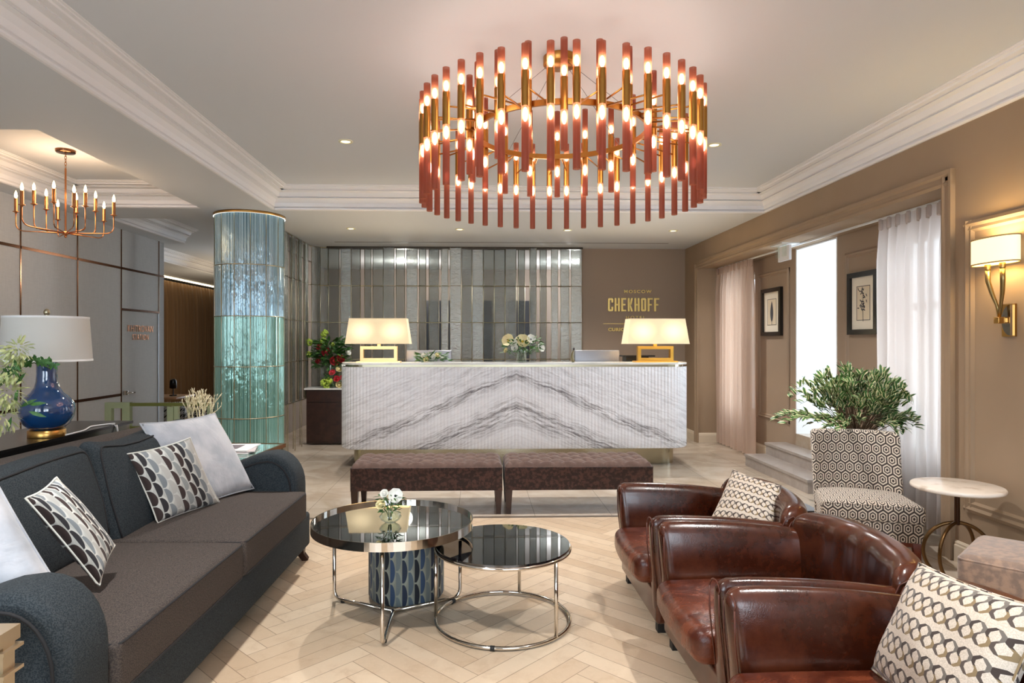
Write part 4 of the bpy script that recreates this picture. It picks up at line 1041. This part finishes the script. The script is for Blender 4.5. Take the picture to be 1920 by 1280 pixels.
def branch(p, d, L, r, dep):
    q = p + d * L * .5 + Vector((rnd.uniform(-1, 1), rnd.uniform(-.6, .6), 0)) * L * .1; e = p + d * L; m.tube([p, q, e], [r, r * .85, r * .7], 5)
    if dep == 0: return
    for k in range(3 if dep > 2 else 2):
        dd = (d + Vector((rnd.uniform(-.55, .55), rnd.uniform(-.4, .4), rnd.uniform(.1, .6)))).normalized(); branch(e, dd, L * rnd.uniform(.55, .75), r * .72, dep - 1)
for k in range(5): branch(Vector((0, 0, .03)), Vector(((k - 2) * .16, rnd.uniform(-.2, .2), 1)).normalized(), .14, .007, 4)
m.rbox((0, 0, .015), (.12, .10, .03), .01, (1, 1, 1), 2)
tag(m.build('coral_ornament', coral_m, None, (-1.97, 4.66, .60)), 'bleached branching coral ornament behind the far grey cushion', 'ornament')
# near-left side table corner
t = thing('side_table', 'pale brass-framed side table at the near end of the sofa, cut by the frame', 'side table', (-1.485, 1.36, 0))
pm = M('pale_champagne', srgb(196, 180, 154), .35, .9).m
m = MB(); m.box(-.30, .34, -.30, .30, .635, .645); m.build('glass_top', pane_m, t)
m = MB(); m.box(.31, .345, -.31, .31, .615, .65); m.box(-.31, .31, .28, .31, .615, .65); m.box(-.31, .31, -.31, -.28, .615, .65); m.build('frame', pm, t)
for y in (-.27, .27): m = MB(); m.box(.31, .345, y - .02, y + .02, 0, .615); m.box(.305, .357, y - .035, y + .035, .60, .608); m.box(.305, .357, y - .035, y + .035, .545, .553); m.build('leg', pm, t)
m = MB(); m.box(-.30, -.26, -.29, -.25, 0, .615); m.build('leg', pm, t)

# ================================================================ BIG CHANDELIER
pinkg = M('smoked_pink_glass', srgb(176, 112, 104), .35); nt = pinkg.nt; out = nt.nodes['Material Output']
tl = nt.nodes.new('ShaderNodeBsdfTranslucent'); tl.inputs[0].default_value = col4(srgb(228, 146, 108)); tr = nt.nodes.new('ShaderNodeBsdfTransparent'); tr.inputs[0].default_value = col4(srgb(206, 164, 156))
m1 = nt.nodes.new('ShaderNodeMixShader'); m1.inputs[0].default_value = .5; m2 = nt.nodes.new('ShaderNodeMixShader'); m2.inputs[0].default_value = .32
x, y, z = pinkg.xyz(pinkg.coords('UV')); rib = (x * 2 * PI * 14).sin(); pinkg.base(pinkg.mix(rib.smooth(-.6, .8), srgb(92, 56, 48), srgb(150, 98, 82)))
nt.links.new(pinkg.b.outputs[0], m1.inputs[1]); nt.links.new(tl.outputs[0], m1.inputs[2]); nt.links.new(m1.outputs[0], m2.inputs[1]); nt.links.new(tr.outputs[0], m2.inputs[2]); nt.links.new(m2.outputs[0], out.inputs[0]); pinkg = pinkg.m
bulb_m = emis('frosted_bulb', (1, .88, .74), 13)
cx0, cy0 = .434, 3.47
ch = thing('ring_chandelier', 'large brass ring chandelier of many ribbed pink glass tubes with glowing bulbs', 'chandelier', (cx0, cy0, 2.86))
goldb = M('antique_gold', srgb(176, 126, 62), .3, 1).m
m = MB(); m.lathe([(.001, -.045), (.085, -.045), (.09, -.04), (.09, 0)], seg=40); m.build('canopy', goldb, ch)
m = MB(); Rr = .452; zr = -.40
m.lathe([(Rr - .006, zr - .014), (Rr + .006, zr - .014), (Rr + .006, zr + .014), (Rr - .006, zr + .014), (Rr - .006, zr - .014)], seg=96, smooth=False); m.build('ring', goldb, ch)
m = MB()
for k in range(4):
    a = k * PI / 2 + .6; m.tube([(.06 * math.cos(a), .06 * math.sin(a), -.045), (Rr * math.cos(a), Rr * math.sin(a), zr + .012)], .0016, 4)
m.build('suspension_cables', steel, ch)
def tubepart(m, r, z0, z1, seg=14):
    vs = []; uv = []
    for z_ in (z0, z1):
        for k in range(seg + 1): a = 2 * PI * k / seg; vs.append((r * math.cos(a), r * math.sin(a), z_)); uv.append((k / seg, z_))
    m.add(vs, [(k, k + 1, seg + 2 + k, seg + 1 + k) for k in range(seg)], True, 0, uv)
def proto(up, mid, lo):
    meshes = {}
    for nm, mt, fn in (('sleeve', goldb, lambda m: m.cyl((0, 0), .0178, -mid / 2, mid / 2, 14)), ('upper_glass', pinkg, lambda m: tubepart(m, .0165, mid / 2, mid / 2 + up)), ('lower_glass', pinkg, lambda m: tubepart(m, .0165, -mid / 2 - lo, -mid / 2)),
                      ('upper_bulb', bulb_m, lambda m: m.sphere((0, 0, mid / 2 + .030), (.012, .012, .026), 8, 6)), ('lower_bulb', bulb_m, lambda m: m.sphere((0, 0, -mid / 2 - .034), (.012, .012, .032), 8, 6))):
        q = MB(); fn(q); o = q.build(nm, mt, None); meshes[nm] = o.data; bpy.data.objects.remove(o)
    return meshes
pa, pb = proto(.115, .15, .275), proto(.18, .15, .185)
def rod(m, a0, r0, a1, r1, z0, z1): m.tube([(r0 * math.cos(a0), r0 * math.sin(a0), z0), (r1 * math.cos(a1), r1 * math.sin(a1), z1)], .0042, 6)
rods = MB(); NO, NI = 42, 18
def lt(a, r, z, P):
    s_ = bpy.data.objects.new('light_tube', P['sleeve']); COL.objects.link(s_); s_.parent = ch; s_.location = (r * math.cos(a), r * math.sin(a), z)
    for q in ('upper_glass', 'lower_glass', 'upper_bulb', 'lower_bulb'):
        o = bpy.data.objects.new(q, P[q]); COL.objects.link(o); o.parent = s_
for k in range(NO):
    a = 2 * PI * (k + .3) / NO; zz = 2.425 - 2.86; lt(a, .728, zz, pa)
    ra = 2 * PI * (k + .3 + (.35 if k % 2 else -.35)) / NO; rod(rods, a, .711, ra, Rr + .004, zz - .005 + .02 * (k % 2), zr + .008 * (1 if k % 2 else -1))
for k in range(NI):
    a = 2 * PI * (k + .25) / NI; zz = 2.485 - 2.86; lt(a, Rr + .03, zz, pb)
rods.build('spokes', goldb, ch)
for a in range(8):
    aa = a * PI / 4; lamp('POINT', 'chandelier_glow', (cx0 + .60 * math.cos(aa), cy0 + .60 * math.sin(aa), 2.42), 1.6, (1, .82, .70), size=.12)

# ================================================================ SMALL CHANDELIER
sc = thing('candle_chandelier', 'small brass candle-arm chandelier hanging over the left side', 'chandelier', (-3.25, 5.27, 2.86))
m = MB(); m.lathe([(.001, -.022), (.066, -.022), (.07, -.016), (.07, 0)], seg=32); m.build('canopy', copper, sc)
m = MB()
for k in range(5):
    zc = -.036 - k * .024; ring = []
    for i in range(10):
        a = 2 * PI * i / 10; u_ = .007 * math.cos(a); v_ = .016 * math.sin(a); ring.append((u_ if k % 2 else 0, 0 if k % 2 else u_, zc + v_))
    m.tube(ring, .0022, 5, closed=True)
m.build('chain', brass_dk, sc)
cbm = M('copper_brass', srgb(190, 128, 84), .22, 1).m
m = MB(); m.cyl((0, 0), .007, -.65, -.145, 10); m.sphere((0, 0, -.655), (.022, .022, .018)); m.sphere((0, 0, -.68), (.01, .01, .012)); m.build('stem', cbm, sc)
fl_m = emis('candle_bulb', (1, .66, .28), 16)
for k in range(12):
    out_ = k % 2 == 0; a = 2 * PI * (k + .35) / 12; R_ = .345 if out_ else .205; zt = -.50 if out_ else -.455; d = Vector((math.cos(a), math.sin(a), 0))
    m = MB(); m.tube(fillet([Vector((0, 0, -.655)), d * R_ * .9 + Vector((0, 0, -.648 if out_ else -.64)), d * R_ + Vector((0, 0, -.62)), d * R_ + Vector((0, 0, zt))], .03, 4), .0045, 6); arm_o = m.build('arm', cbm, sc)
    m = MB(); m.lathe([(.004, zt - .015), (.010, zt - .005), (.024, zt), (.022, zt + .003), (.005, zt + .003)], (d.x * R_, d.y * R_, 0), 14); m.build('cup', cbm, arm_o)
    m = MB(); m.cyl((d.x * R_, d.y * R_), .0125, zt, zt + .105, 12); m.build('candle_sleeve', cbm, arm_o)
    m = MB(); m.lathe([(.006, zt + .105), (.011, zt + .122), (.008, zt + .145), (.001, zt + .165)], (d.x * R_, d.y * R_, 0), 10); m.build('flame_bulb', fl_m, arm_o)
lamp('POINT', 'candle_glow', (-3.25, 5.27, 2.50), 11, (1, .66, .42), size=.2)

# ================================================================ LEATHER CHAIRS
w = M('brown_leather', srgb(70, 30, 20), .26, spec=.55, coat=.15); nzl = w.noise(5, 5, .6); nzf = w.noise(38, 5, .7)
w.base(w.mix(nzl.smooth(.35, .7), w.mix(nzf.smooth(.4, .7), srgb(48, 18, 8), srgb(62, 25, 12)), srgb(84, 40, 21))); w.setr(nzl * .16 + nzf * .10 + .08); w.bump(nzf * .5 + w.noise(240, 3) * .5, .22, .003); leath = w.m
w = M('brown_leather_seat', srgb(96, 44, 30), .3, spec=.5); nzl = w.noise(7, 6, .65, dist=.8); w.base(w.mix(nzl.smooth(.35, .68), srgb(70, 27, 14), srgb(116, 58, 35))); w.setr(nzl * .2 + .16); w.bump(nzl + w.noise(220, 2) * .15, .45, .012); leath_s = w.m
stitch = M('leather_piping', srgb(84, 40, 26), .35).m
def club_chair(label):
    t = thing('club_chair', label, 'armchair', (0, 0, 0), group='brown leather club chairs')
    HW = .385; TH = .115
    for sg in (-1, 1):
        def af(x, y, z):
            q = (x + .33) / .66        # 0 front .. 1 back
            top = (z + .235) / .47
            tt = max(0, top); return (x + .03 * (1 - top) * (1 - q) * 1, y + sg * .055 * tt ** 2.5 * (.5 - y * sg / TH), z - .045 * max(0, q - .1) * top + 0.012 * math.sin(q * PI) * top)
        m = MB(); m.rbox((.345, sg * (HW - TH / 2), .31), (.69, TH, .475), .05, (10, 2, 4), 5, fn=af); o = m.build('arm', leath, t)
        m = MB()
        for yy in (-1, 1):
            y_ = sg * (HW - TH / 2) + yy * (TH / 2 - .012); m.tube([(.020 + .022, y_, .12), (.010, y_, .40), (.008, y_, .50)], .0028, 5)
        m.tube([(.008, sg * (HW - TH / 2) - TH / 2 + .012, .50)] + [(.012, sg * (HW - TH / 2) - math.cos(a_ * PI / 8) * (TH / 2 - .012), .50 + math.sin(a_ * PI / 8) * .035) for a_ in range(1, 8)] + [(.008, sg * (HW - TH / 2) + TH / 2 - .012, .50)], .0028, 5)
        m.build('arm_piping', stitch, o)
    # curved back
    def bf(x, y, z):
        k = y / HW; cur = -.05 * k * k * k * k - .04 * k * k
        top = max(0, (z + .24) / .48); rise = .03 * math.cos(k * PI / 2) ** .8 if abs(k) < 1 else 0
        rip = .006 * math.sin(y * 42) * (1 if x < 0 else 0) * (1 - abs(k))
        return (x + cur + .05 * top + rip, y, z + rise * top)
    m = MB(); m.rbox((.70, 0, .335), (.135, 2 * HW, .49), .058, (2, 34, 6), 5, fn=bf); o = m.build('backrest', leath, t)
    for sg in (-1, 1):
        m = MB()
        p_ = lambda xx, z_: (.70 + bf(xx, sg * HW * .995, z_)[0], sg * (HW - .0015), .335 + z_)
        m.tube([p_(-.052, -.2), p_(-.052, 0), p_(-.052, .15), p_(-.035, .195), p_(0, .212), p_(.035, .195), p_(.052, .15), p_(.052, 0), p_(.052, -.2)], .0028, 5)
        m.build('back_piping', stitch, o)
    def sf(x, y, z):
        a_, b_ = x / .33, y / .26; pf = max(0, 1 - a_ * a_) * max(0, 1 - b_ * b_)
        bulge = -.025 * (1 - min(1, abs(y) / .28) ** 2) if x < -.25 else 0
        return (x + bulge, y, z + (.03 * pf + .005 * math.sin(18 * y + 9 * x) * (1 - abs(b_)) if z > 0 else 0))
    m = MB(); m.rbox((.305, 0, .262), (.67, .535, .135), .05, (14, 14, 2), 4, fn=sf); o = m.build('seat_cushion', leath_s, t)
    m = MB(); m.tube(fillet([(.5, -.262, .30), (-.012, -.258, .298), (-.034, 0, .298), (-.012, .258, .298), (.5, .262, .30)], .03), .0028, 5)
    m.tube(fillet([(.5, -.262, .226), (-.012, -.258, .226), (-.034, 0, .226), (-.012, .258, .226), (.5, .262, .226)], .03), .0028, 5); m.build('seat_piping', stitch, o)
    m = MB(); m.rbox((.36, 0, .125), (.66, .74, .15), .02, (4, 4, 1), 2); m.build('base', leath, t)
    for x in (.07, .66):
        for y in (-.31, .31): m = MB(); m.box(x - .022, x + .022, y - .022, y + .022, 0, .055); m.build('foot', rubber, t)
    return t
labs = ['brown leather club chair, farthest of the three, nearest the tufted benches', 'brown leather club chair in the middle of the row of three', 'brown leather club chair nearest the viewer, with the big patterned pillow']
c0 = club_chair(labs[0])
for k, (x_, y_) in enumerate(((.785, 3.352), (.80, 2.555), (.80, 1.765))):
    o = c0 if k == 0 else copy_tree(c0); o['label'] = labs[k]; o.location = (x_, y_, 0)

# hexagon-link pillow fabric
def hexfab(name, sx, sy):
    w = M(name, srgb(214, 200, 182), .85, sheen=.2); x, y, _ = w.xyz(w.coords('UV'))
    X = x * sx; Y = y * sy; row = Y.floor(); fy = Y.fract()
    def diamond(X, fy, cy, h):     # diamonds in a row centred at cy
        fx = X.fract() - .5; return (fx.abs() * 1.0 + (fy - cy).abs() / h * .5)
    d1 = diamond(X, fy, .36, .30); d2 = diamond(X + .5, fy, .62, .30)
    band = (fy > .10) * (fy < .88)
    fx1 = X.fract() - .5; fx2 = (X + .5).fract() - .5
    in1 = (fx1.abs() < .28) * ((fy - .36).abs() + fx1.abs() * .55 < .22); in2 = (fx2.abs() < .28) * ((fy - .62).abs() + fx2.abs() * .55 < .22)
    o1 = (fx1.abs() < .5) * ((fy - .36).abs() + fx1.abs() * .42 < .335) ; o2 = ((fy - .62).abs() + fx2.abs() * .42 < .335)
    ink = (o1 * (fy < .36 + .5)).max(o2).min(band) * (1 - in1.max(in2))
    side = (fx1 > 0); tone = w.mix(side, srgb(84, 72, 64), srgb(140, 118, 84)); tone = w.mix((fy > .5), tone, w.mix(side, srgb(112, 104, 96), srgb(62, 50, 44)))
    w.base(w.mix(ink, w.mix(w.noise(300, 2).smooth(.4, .6), srgb(222, 208, 192), srgb(204, 190, 172)), tone)); w.bump(w.noise(260, 3), .3, .002); return w.m
hexp = hexfab('hexagon_link_fabric', 10, 5.0); hexp2 = hexfab('hexagon_link_fabric_small', 9, 6.0)
pillow('throw_pillow', 'small beige hexagon-link patterned pillow on the farthest leather chair', (1.375, 3.50, .66), (1.505, 3.22, .635), (1.13, 3.27, .385), (1.40, 3.07, .37), .12, hexp2)
pillow('throw_pillow', 'large beige hexagon-link patterned pillow on the nearest leather chair', (1.385, 2.02, .655), (1.38, 1.55, .70), (1.21, 1.98, .345), (1.17, 1.49, .345), .15, hexp)

# ================================================================ PATTERNED CHAIR
w = M('hexagon_weave', srgb(214, 204, 190), .85, sheen=.2); x, y, _ = w.xyz(w.coords('UV'))
cw, chh = .056, .062
def hexd(X, Y):      # distance-like value to the nearest cell centre of an offset lattice, flattened hexagon metric
    H_, e_ = .088, .046
    def cell(ox, oy):
        fx = ((X / cw + ox).fract() - .5).abs() * cw; fy = ((Y / (H_ + e_) + oy).fract() - .5).abs() * (H_ + e_)
        return (fx * (2 / cw)).max((fy + fx * ((H_ - e_) / cw)) * (2 / H_))
    return cell(0, 0).min(cell(.5, .5))
dd = hexd(x, y); ring = ((dd > .62) * (dd < .86)).max((dd > .22) * (dd < .42))
w.base(w.mix(ring, srgb(56, 46, 44), srgb(216, 205, 190))); w.bump(w.noise(300, 2), .25, .002); hexw = w.m
sch = thing('slipper_chair', 'armless chair in black and cream concentric hexagon fabric before the leafy plant', 'chair', (2.55, 4.28, 0), math.radians(-20))
# local: front is -y
def ss(x, y, z):
    pf = max(0, 1 - (x / .29) ** 2) * max(0, 1 - (y / .3) ** 2); return (x * (1 - .10 * (y + .28) / .56), y, z + (.03 * pf - .02 * (y + .28) / .56 if z > 0 else 0))
m = MB(); m.rbox((0, -.02, .285), (.585, .56, .115), .03, (10, 10, 2), 4, fn=ss); m.build('seat_cushion', hexw, sch)
m = MB(); m.rbox((0, -.01, .175), (.565, .54, .125), .012, (4, 4, 1), 2, fn=lambda x, y, z: (x * (1 - .10 * (y + .27) / .54), y, z)); m.build('seat_base', hexw, sch)
def bk(x, y, z):
    k = x / .27; t_ = (z + .3) / .6; return (x * (1 + .04 * t_), y - .13 * abs(k) ** 2.6 * (1 - .35 * t_) + .12 * t_, z + .0)
m = MB(); m.rbox((0, .25, .425), (.54, .085, .60), .03, (16, 2, 8), 4, fn=bk); m.build('backrest', hexw, sch)
m = MB(); m.tube([(-.28, -.297, .335), (.28, -.297, .335)], .004, 6); m.tube([(-.28, -.283, .232), (.28, -.283, .232)], .004, 6); m.build('piping', hexw, sch)
m = MB(); m.box(-.27, .27, -.26, .22, .085, .115); m.build('wood_rail', mahog, sch)
for sx in (-1, 1):
    for y0, y1 in ((-.24, -.26), (.2, .26)):
        m = MB(); m.tube([(sx * .25, y0, .11), (sx * .25, (y0 + y1) / 2, .05), (sx * .255, y1, 0)], [.034, .028, .02], 4); m.build('leg', mahog, sch)
m = MB(); m.box(-.06, .05, -.12, .12, 0, .03); m.box(-.055, .045, -.115, .115, .03, .034, mi=1)
tag(m.build('floor_tray', [blackm, steel], None, (2.62, 5.15, 0)), 'flat black box with metal top on the floor left of the patterned chair', 'box')

# ================================================================ PLANT
fic = thing('potted_ficus', 'bushy variegated potted ficus behind the patterned chair', 'plant', (2.88, 4.93, 0))
m = MB(); m.lathe([(.001, .0), (.13, 0), (.17, .34), (.175, .36), (.16, .36), (.15, .32), (.001, .32)], seg=32); m.build('planter', M('dark_planter', srgb(60, 54, 50), .5).m, fic)
w = M('variegated_leaf', srgb(60, 96, 48), .45); x, y, _ = w.xyz(w.coords('UV')); e = (x - .5).abs() * 2 + w.noise(3, 2, kind='UV') * .3; w.base(w.mix(e.smooth(.64, .80), w.mix(w.noise(2, 2).smooth(.4, .6), srgb(38, 84, 34), srgb(76, 120, 58)), srgb(226, 222, 176))); fleaf = w.m
rnd = random.Random(21); lm = MB(); sm = MB()
for k in range(96):
    a = rnd.uniform(0, 2 * PI); el = rnd.uniform(.12, 1.35); top = Vector((math.cos(a) * math.cos(el), math.sin(a) * math.cos(el) * .75, math.sin(el) * .95)); L = rnd.uniform(.34, .50)
    if el < .55: top.z *= .5
    b0 = Vector((rnd.uniform(-.05, .05), rnd.uniform(-.05, .05), .66)); p1 = b0 + Vector((top.x * .25, top.y * .25, .08 + top.z * .12)); p2 = b0 + top * L + Vector((0, 0, .06)); p3 = p2 + Vector((top.x * .12, top.y * .1, -.05))
    if p2.x > .27: p2.x = .27
    if p3.x > .29: p3.x = .29
    sm.tube([b0 - Vector((0, 0, .05)), p1, p2, p3], [.004, .003, .002, .001], 4)
    for i in range(24):
        t_ = .25 + .75 * i / 23; q = p1.lerp(p2, (t_ - .25) / .55) if t_ < .8 else p2.lerp(p3, (t_ - .8) / .2)
        d = ((p2 - p1).normalized() + Vector((rnd.uniform(-1, 1), rnd.uniform(-1, 1), rnd.uniform(-.7, .7))) * .75)
        lm.leaf(q, d, (rnd.uniform(-.6, .6), rnd.uniform(-1, .2), 1), rnd.uniform(.052, .082), rnd.uniform(.024, .036), bend=.2)
for k in range(5): sm.tube([(.03 * math.cos(k), .03 * math.sin(k), .3), (.04 * math.cos(k + 1), .04 * math.sin(k + 1), .5), (.02 * math.cos(k), .02 * math.sin(k), .68)], .009, 6)
sm.build('stems', M('ficus_bark', srgb(96, 76, 56), .8).m, fic); lm.build('foliage', fleaf, fic)

# ================================================================ MARBLE SIDE TABLE
mt = thing('side_table', 'round white marble side table on interlocking brass rings by the right wall', 'side table', (2.685, 3.60, 0))
w = M('cream_marble', srgb(232, 222, 210), .15); w.vary(srgb(238, 228, 216), srgb(206, 190, 172), 9, 7, .5, .75); cmar = w.m
m = MB(); m.lathe([(.001, .522), (.215, .522), (.226, .528), (.228, .536), (.224, .545), (.218, .547), (.001, .547)], seg=72); m.build('tabletop', cmar, mt)
m = MB(); m.cyl((0, 0), .014, .325, .522, 16); m.cyl((0, 0), .045, .515, .523, 24); m.build('pole', M('bronze_pole', srgb(74, 52, 40), .3, .9).m, mt)
for a, nm in ((25, 'ring'), (-20, 'ring')):
    m = MB(); ca, sa = math.cos(math.radians(a)), math.sin(math.radians(a)); R_ = .165
    pts = [(R_ * math.cos(t_) * ca, R_ * math.cos(t_) * sa, .172 + R_ * math.sin(t_)) for t_ in [2 * PI * i / 64 for i in range(64)]]
    m.tube(pts, .0105, 6, closed=True); m.build('ring', M('dark_brass_ring', srgb(112, 86, 56), .3, 1).m, mt)
# ottoman
w = M('taupe_crushed_velvet', srgb(140, 116, 98), .6, sheen=.6); w.vary(srgb(126, 104, 90), srgb(160, 130, 108), 30, 8, .38, .62); w.bump(w.noise(60, 5), .3, .004); ott = w.m
o_ = thing('ottoman', 'square taupe crushed-velvet ottoman at the right edge beside the marble table', 'ottoman', (2.42, 2.80, 0), math.radians(42))
m = MB(); m.rbox((0, 0, .34), (.46, .46, .16), .035, (8, 8, 2), 4, fn=lambda x, y, z: (x, y, z + (.015 * (1 - (x / .23) ** 2) * (1 - (y / .23) ** 2) if z > 0 else 0))); m.build('seat', ott, o_)
m = MB(); m.rbox((0, 0, .16), (.455, .455, .21), .03, (3, 3, 2), 3); m.build('body', ott, o_)
m = MB(); q = .226
m.tube(fillet([(0, -q, .40), (q, -q, .40), (q, q, .40), (-q, q, .40), (-q, -q, .40), (0, -q, .40)], .03), .0045, 6); m.tube(fillet([(0, -q, .262), (q, -q, .262), (q, q, .262), (-q, q, .262), (-q, -q, .262), (0, -q, .262)], .03), .0035, 6); m.build('piping', ott, o_)
for sx in (-1, 1):
    for sy in (-1, 1): m = MB(); m.cyl((sx * .18, sy * .18), .02, 0, .06, 12); m.build('foot', dkwood, o_)

# ================================================================ WALL SCONCE
sco = thing('wall_sconce', 'lit brass double-arm wall sconce with oval shade on the right wall', 'wall lamp', (2.95, 3.55, 1.47))
m = MB(); m.prism([(-.045, -.09), (.045, -.09), (.045, .09), (-.045, .09)], (-.012, 0, 0), (0, 0, 0), (0, 1, 0)); m.build('backplate', brass, sco)
m = MB(); P_ = [(-.035 + .0, -.085)] + [(-.035 * math.cos(a_ * PI / 8) , -.05 - .035 * math.sin(a_ * PI / 8)) for a_ in ()]; 
arcp = [(-.037, .085)] + [(.037 * math.sin(t_) if False else -.037 + .06 * math.sin(t_), .085 * math.cos(t_)) for t_ in [PI * i / 12 for i in range(1, 12)]] + [(-.037, -.085)]
m.prism([(a_, b_) for a_, b_ in arcp], (-.032, 0.0, 0), (-.012, 0, 0), (0, 1, 0)); m.build('mirror_boss', chrome, sco)
m = MB(); m.rbox((-.062, 0, .0), (.04, .036, .036), .003, (1, 1, 1), 2); m.box(-.045, -.012, -.012, .012, -.012, .012); m.build('arm_block', brass, sco)
for yy in (-.052, .052):
    m = MB(); m.tube([(-.062, yy * .08, .015), (-.065, yy * .25, .08), (-.075, yy * .7, .15), (-.085, yy, .22), (-.088, yy, .29)], [.006, .008, .011, .013, .013], 10); m.cyl((-.088, yy), .016, .285, .315, 14); m.build('arm', M('bronze_arm', srgb(150, 128, 84), .3, 1).m, sco)
ssh = emis('sconce_shade', (1, .86, .52), .8, srgb(240, 226, 180))
N_ = 40; vs = []
for z_ in (.315, .455):
    for k in range(N_): a_ = 2 * PI * k / N_; vs.append((-.088 + .062 * math.cos(a_), .155 * (abs(math.sin(a_)) ** .85) * (1 if math.sin(a_) > 0 else -1), z_))
m = MB(); m.add(vs, [(k, (k + 1) % N_, N_ + (k + 1) % N_, N_ + k) for k in range(N_)], True); m.build('shade', ssh, sco)
m = MB(); m.tube(vs[:N_], .0045, 6, closed=True); m.tube(vs[N_:], .0045, 6, closed=True); m.build('shade_trim', M('tan_trim', srgb(196, 164, 110), .6).m, sco)
for yy in (-.06, .06): lamp('POINT', 'sconce_bulb', (2.95 - .088, 3.55 + yy, 1.47 + .40), 3.6, (1, .76, .42), size=.03)

# ================================================================ PICTURES
ink = M('print_ink', srgb(70, 72, 78), .8).m; paper = M('print_paper', srgb(226, 212, 186), .8).m; mount = M('cream_mount', srgb(238, 230, 212), .8).m
def picture(yc, w_, z0, z1, kind, label):
    t = thing('framed_picture', label, 'picture', (XN, yc, (z0 + z1) / 2), group='black framed botanical prints'); h = (z1 - z0) / 2; W2 = w_ / 2; F_ = .045
    m = MB()
    m.box(-.035, 0, -W2, -W2 + F_, -h, h); m.box(-.035, 0, W2 - F_, W2, -h, h); m.box(-.035, 0, -W2 + F_, W2 - F_, h - F_, h); m.box(-.035, 0, -W2 + F_, W2 - F_, -h, -h + F_); m.build('frame', blackm, t)
    m = MB(); m.box(-.012, -.002, -W2 + F_, W2 - F_, -h + F_, h - F_); m.build('mount', mount, t)
    a, b = W2 * .46, h * .55; m = MB(); m.box(-.0135, -.0125, -a, a, -b, b); m.build('print', paper, t)
    m = MB()
    for q in ((-a, -a + .006, -b, b), (a - .006, a, -b, b), (-a, a, -b, -b + .005), (-a, a, b - .005, b)): m.box(-.0145, -.0136, q[0], q[1], q[2], q[3])
    rnd = random.Random(4)
    if kind == 'feather':
        n = 26; L_ = [(abs(math.sin(PI * i / n)) ** .7 * .042 * (1.15 - .5 * i / n), -.115 + .24 * i / n) for i in range(n + 1)]
        pts = [(-.0142, a_, z_) for a_, z_ in L_] + [(-.0142, -a_, z_) for a_, z_ in L_[::-1][1:-1]]; m.add(pts, [tuple(range(len(pts)))])
        m.tube([(-.015, 0, -.15), (-.015, 0, -.08)], .002, 4)
    else:
        m.tube([(-.015, 0, -.16), (-.015, .004, -.05), (-.015, 0, .08)], .0018, 4)
        for i in range(34):
            z_ = rnd.uniform(-.06, .12); y_ = rnd.gauss(0, .035) * (1.2 - abs(z_) * 4); d = Vector((0, rnd.uniform(-1, 1), rnd.uniform(-.6, 1)))
            m.leaf((-.0150, y_, z_), d, (1, 0, 0), .035, .013, bend=0)
    m.build('drawing', ink, t)
picture(7.43, .50, 1.42, 1.965, 'feather', 'black framed print of a dark feather, beside the far curtain')
picture(5.64, .44, 1.415, 1.965, 'flower', 'black framed print of a flowering sprig, beside the near curtain')

# ================================================================ LOUNGE BITS
w = M('houndstooth', srgb(200, 196, 190), .9); x, y, _ = w.xyz(w.coords('UV')); a = (x * 11).fract() > .5; b = (y * 11).fract() > .5; dg = ((x + y) * 22).fract() > .5
w.base(w.mix((a * b + (a - b).abs() * dg).min(1), srgb(22, 20, 20), srgb(206, 200, 192))); hound = w.m
def tub(x, y, rz, label):
    t = thing('tub_chair', label, 'chair', (x, y, 0), rz, 'houndstooth lounge chairs')
    m = MB(); m.rbox((0, .25, .25), (.62, .12, .34), .05, (8, 2, 3), 3, fn=lambda x, y, z: (x, y - .3 * (x / .31) ** 2 * .5, z)); m.build('backrest', hound, t)
    m = MB(); m.rbox((0, 0, .22), (.56, .5, .16), .04, (3, 3, 1), 3); m.build('seat', hound, t)
    for sx in (-.24, .24):
        for sy in (-.2, .2): m = MB(); m.cyl((sx, sy), .018, 0, .18, 10); m.build('leg', dkwood, t)
tub(-4.90, 10.5, PI, 'houndstooth tub chair beyond the metal frame, nearer the grey wall'); tub(-4.22, 10.5, PI, 'houndstooth tub chair beyond the metal frame, nearer the glass column')
t = thing('lounge_table', 'small wooden table at the end of the grey wall, a dark lamp on it', 'table', (-4.52, 9.45, 0))
m = MB(); m.rbox((0, 0, .57), (.74, .6, .03), .01, (2, 2, 1), 2); m.build('tabletop', M('oak_top', srgb(170, 122, 84), .35).m, t)
m = MB(); m.cyl((0, 0), .03, 0, .56, 12); m.cyl((0, 0), .22, 0, .02, 24); m.build('pedestal', blackm, t)
m = MB(); m.cyl((0, 0), .05, 0, .015, 16); m.cyl((0, 0), .008, .01, .12, 8); m.lathe([(.045, .20), (.05, .11), (.02, .10)], seg=16); m.sphere((0, 0, .2), .045, 12, 6)
tag(m.build('dark_table_lamp', blackm, None, (-4.33, 9.45, .585)), 'small dark lamp on the wooden lounge table', 'lamp')
